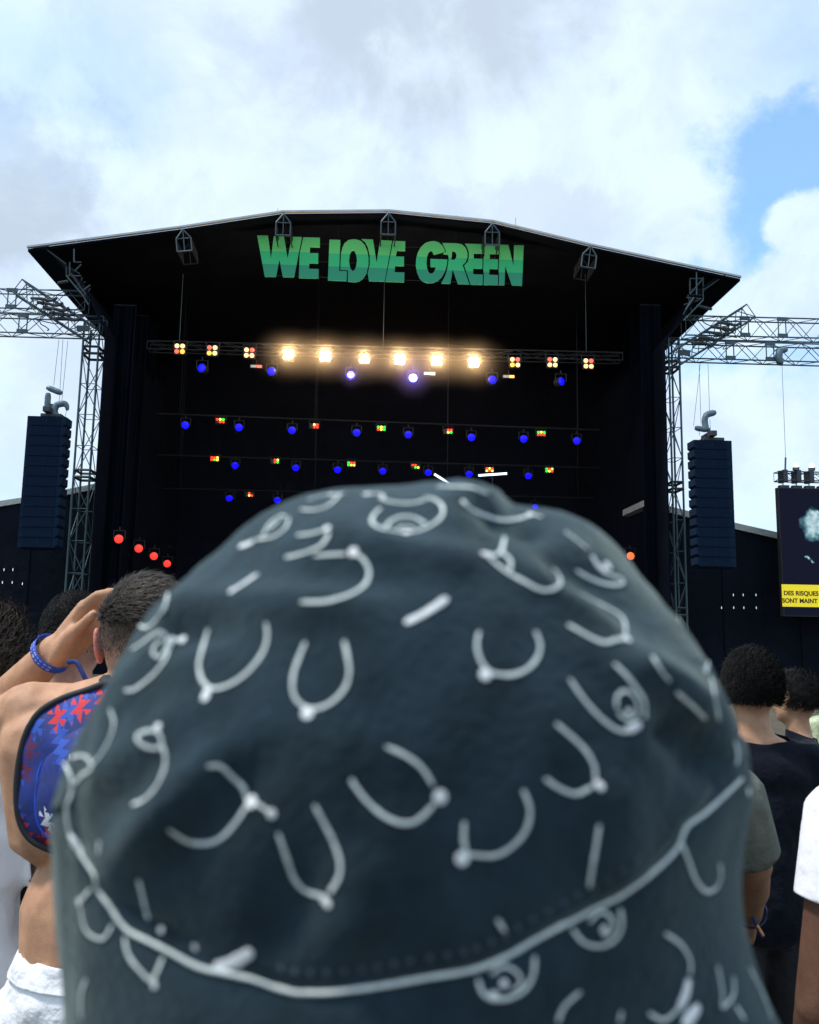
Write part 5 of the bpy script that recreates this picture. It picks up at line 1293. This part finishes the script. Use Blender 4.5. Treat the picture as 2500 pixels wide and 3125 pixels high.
sx_ = t.nodes.new('ShaderNodeSeparateColor'); t.links.new(wn.outputs['Color'], sx_.inputs[0])
cr = t.nodes.new('ShaderNodeValToRGB'); cr.color_ramp.interpolation = 'CONSTANT'; cr.color_ramp.elements[0].color = (0.010, 0.03, 0.22, 1)
cr.color_ramp.elements[1].position = .38; cr.color_ramp.elements[1].color = (0.016, 0.075, 0.42, 1)
for pos_, c3_ in ((.62, (0.010, 0.025, 0.16, 1)), (.73, (0.62, 0.02, 0.03, 1)), (.86, (0.10, 0.012, 0.06, 1)), (.93, (0.70, 0.74, 0.80, 1))):
    e_ = cr.color_ramp.elements.new(pos_); e_.color = c3_
t.links.new(sx_.outputs[0], cr.inputs[0]); t.links.new(cr.outputs[0], b.inputs['Base Color'])
def padded(outline, d, bulge, back, rings=7):
    """cushion: outline at distance d, bulging towards the lens"""
    o2 = catmull([(x, y, 0) for x, y in outline], 4, True); n = len(o2); cxx = sum(p.x for p in o2) / n; cyy = sum(p.y for p in o2) / n
    vs, fs = [], []
    for k in range(rings):
        f = k / rings; h = bulge * (1 - (1 - f) ** 2.2) if True else 0
        for p in o2: vs.append(q(p.x + (cxx - p.x) * f, p.y + (cyy - p.y) * f, d - h + .006 * mnoise.noise(Vector((p.x * .012, p.y * .012, f * 2)))))
    vs.append(q(cxx, cyy, d - bulge))
    for k in range(rings - 1):
        for i in range(n): j = (i + 1) % n; fs.append((k * n + i, k * n + j, (k + 1) * n + j, (k + 1) * n + i))
    for i in range(n): fs.append(((rings - 1) * n + i, (rings - 1) * n + (i + 1) % n, rings * n))
    b0 = len(vs)
    for p in o2: vs.append(q(p.x, p.y, d) + Vector((0, back, 0)))
    for i in range(n): j = (i + 1) % n; fs.append((i, b0 + i, b0 + j, j))
    fs.append(tuple(b0 + i for i in range(n)))
    return fixn(mesh(vs, fs)), [q(p.x, p.y, d) for p in o2]
me, ol = padded(OUT, 1.455, .05, .05)
put('main_panel', me, bag, bm_, BO)
PIPB = mat('black binding tape', (0.012, 0.014, 0.02), 0.7)
put('binding', tube_mesh(ol + [ol[0], ol[1]], .006, 8), bag, PIPB, BO)
POC = [(300, 2190), (215, 2215), (165, 2260), (128, 2330), (112, 2400), (110, 2470), (125, 2530), (170, 2562), (260, 2575), (380, 2570), (470, 2530), (500, 2420), (480, 2290), (420, 2210)]
me, ol = padded(POC, 1.432, .06, .02)
put('front_pocket', me, bag, bm_, BO); put('binding', tube_mesh(ol + [ol[0], ol[1]], .0028, 6), bag, BAND, BO)
for sd, a in ((1, (330, 2095)), (2, (440, 2098))):
    pts = [q(a[0], a[1] + 10, 1.49), q(a[0] - 5, a[1] - 12, 1.53), q(a[0] - 8, a[1] - 6, 1.60), q(a[0] - 10, a[1] + 60, 1.72)]
    put('shoulder_strap', tube_mesh(catmull(pts, 5), .013, 8), bag, PIPB, BO)
# -- wristband on the hanging arm at the right
sh_, el_, wr_ = AR8[1]
bw_ = Vector((sh.x - .18 * s8, 1.75, 0)); wr8 = bw_ + wr_; el8 = bw_ + el_; ax8 = (el8 - wr8).normalized(); c8 = wr8 + ax8 * .02
wb2 = thing('wristband', c8, 'dark blue wristband with an orange end on the hanging arm', 'wristband')
put('band', ring_strip(c8, ax8, .036 * s8, .012), wb2, mat('navy woven band', (0.01, 0.03, 0.12), 0.7), c8, .001)
ORG = mat('orange woven end', (0.75, 0.16, 0.05), 0.8, col2=(0.75, 0.6, 0.3), vscale=260)
def ribbon(pts, wd):
    pts = catmull(pts, 5); vs, fs = [], []
    for i, p in enumerate(pts):
        t_ = (pts[min(i + 1, len(pts) - 1)] - pts[max(i - 1, 0)]).normalized(); sd_ = t_.cross(Vector((0, 1, 0))).normalized() * wd
        vs += [p - sd_, p + sd_]
    for i in range(len(pts) - 1): fs.append((2 * i, 2 * i + 1, 2 * i + 3, 2 * i + 2))
    return mesh(vs, fs)
put('loose_end', ribbon([q(2296, 2798, 1.90), q(2304, 2812, 1.90), q(2312, 2830, 1.90), q(2330, 2862, 1.90)], .004), wb2, mat('navy woven band', (0.01, 0.03, 0.12), 0.7), c8, .001)
put('end_tag', ribbon([q(2311, 2824, 1.895), q(2320, 2838, 1.895), q(2330, 2856, 1.895)], .0028), wb2, ORG, c8, .001)
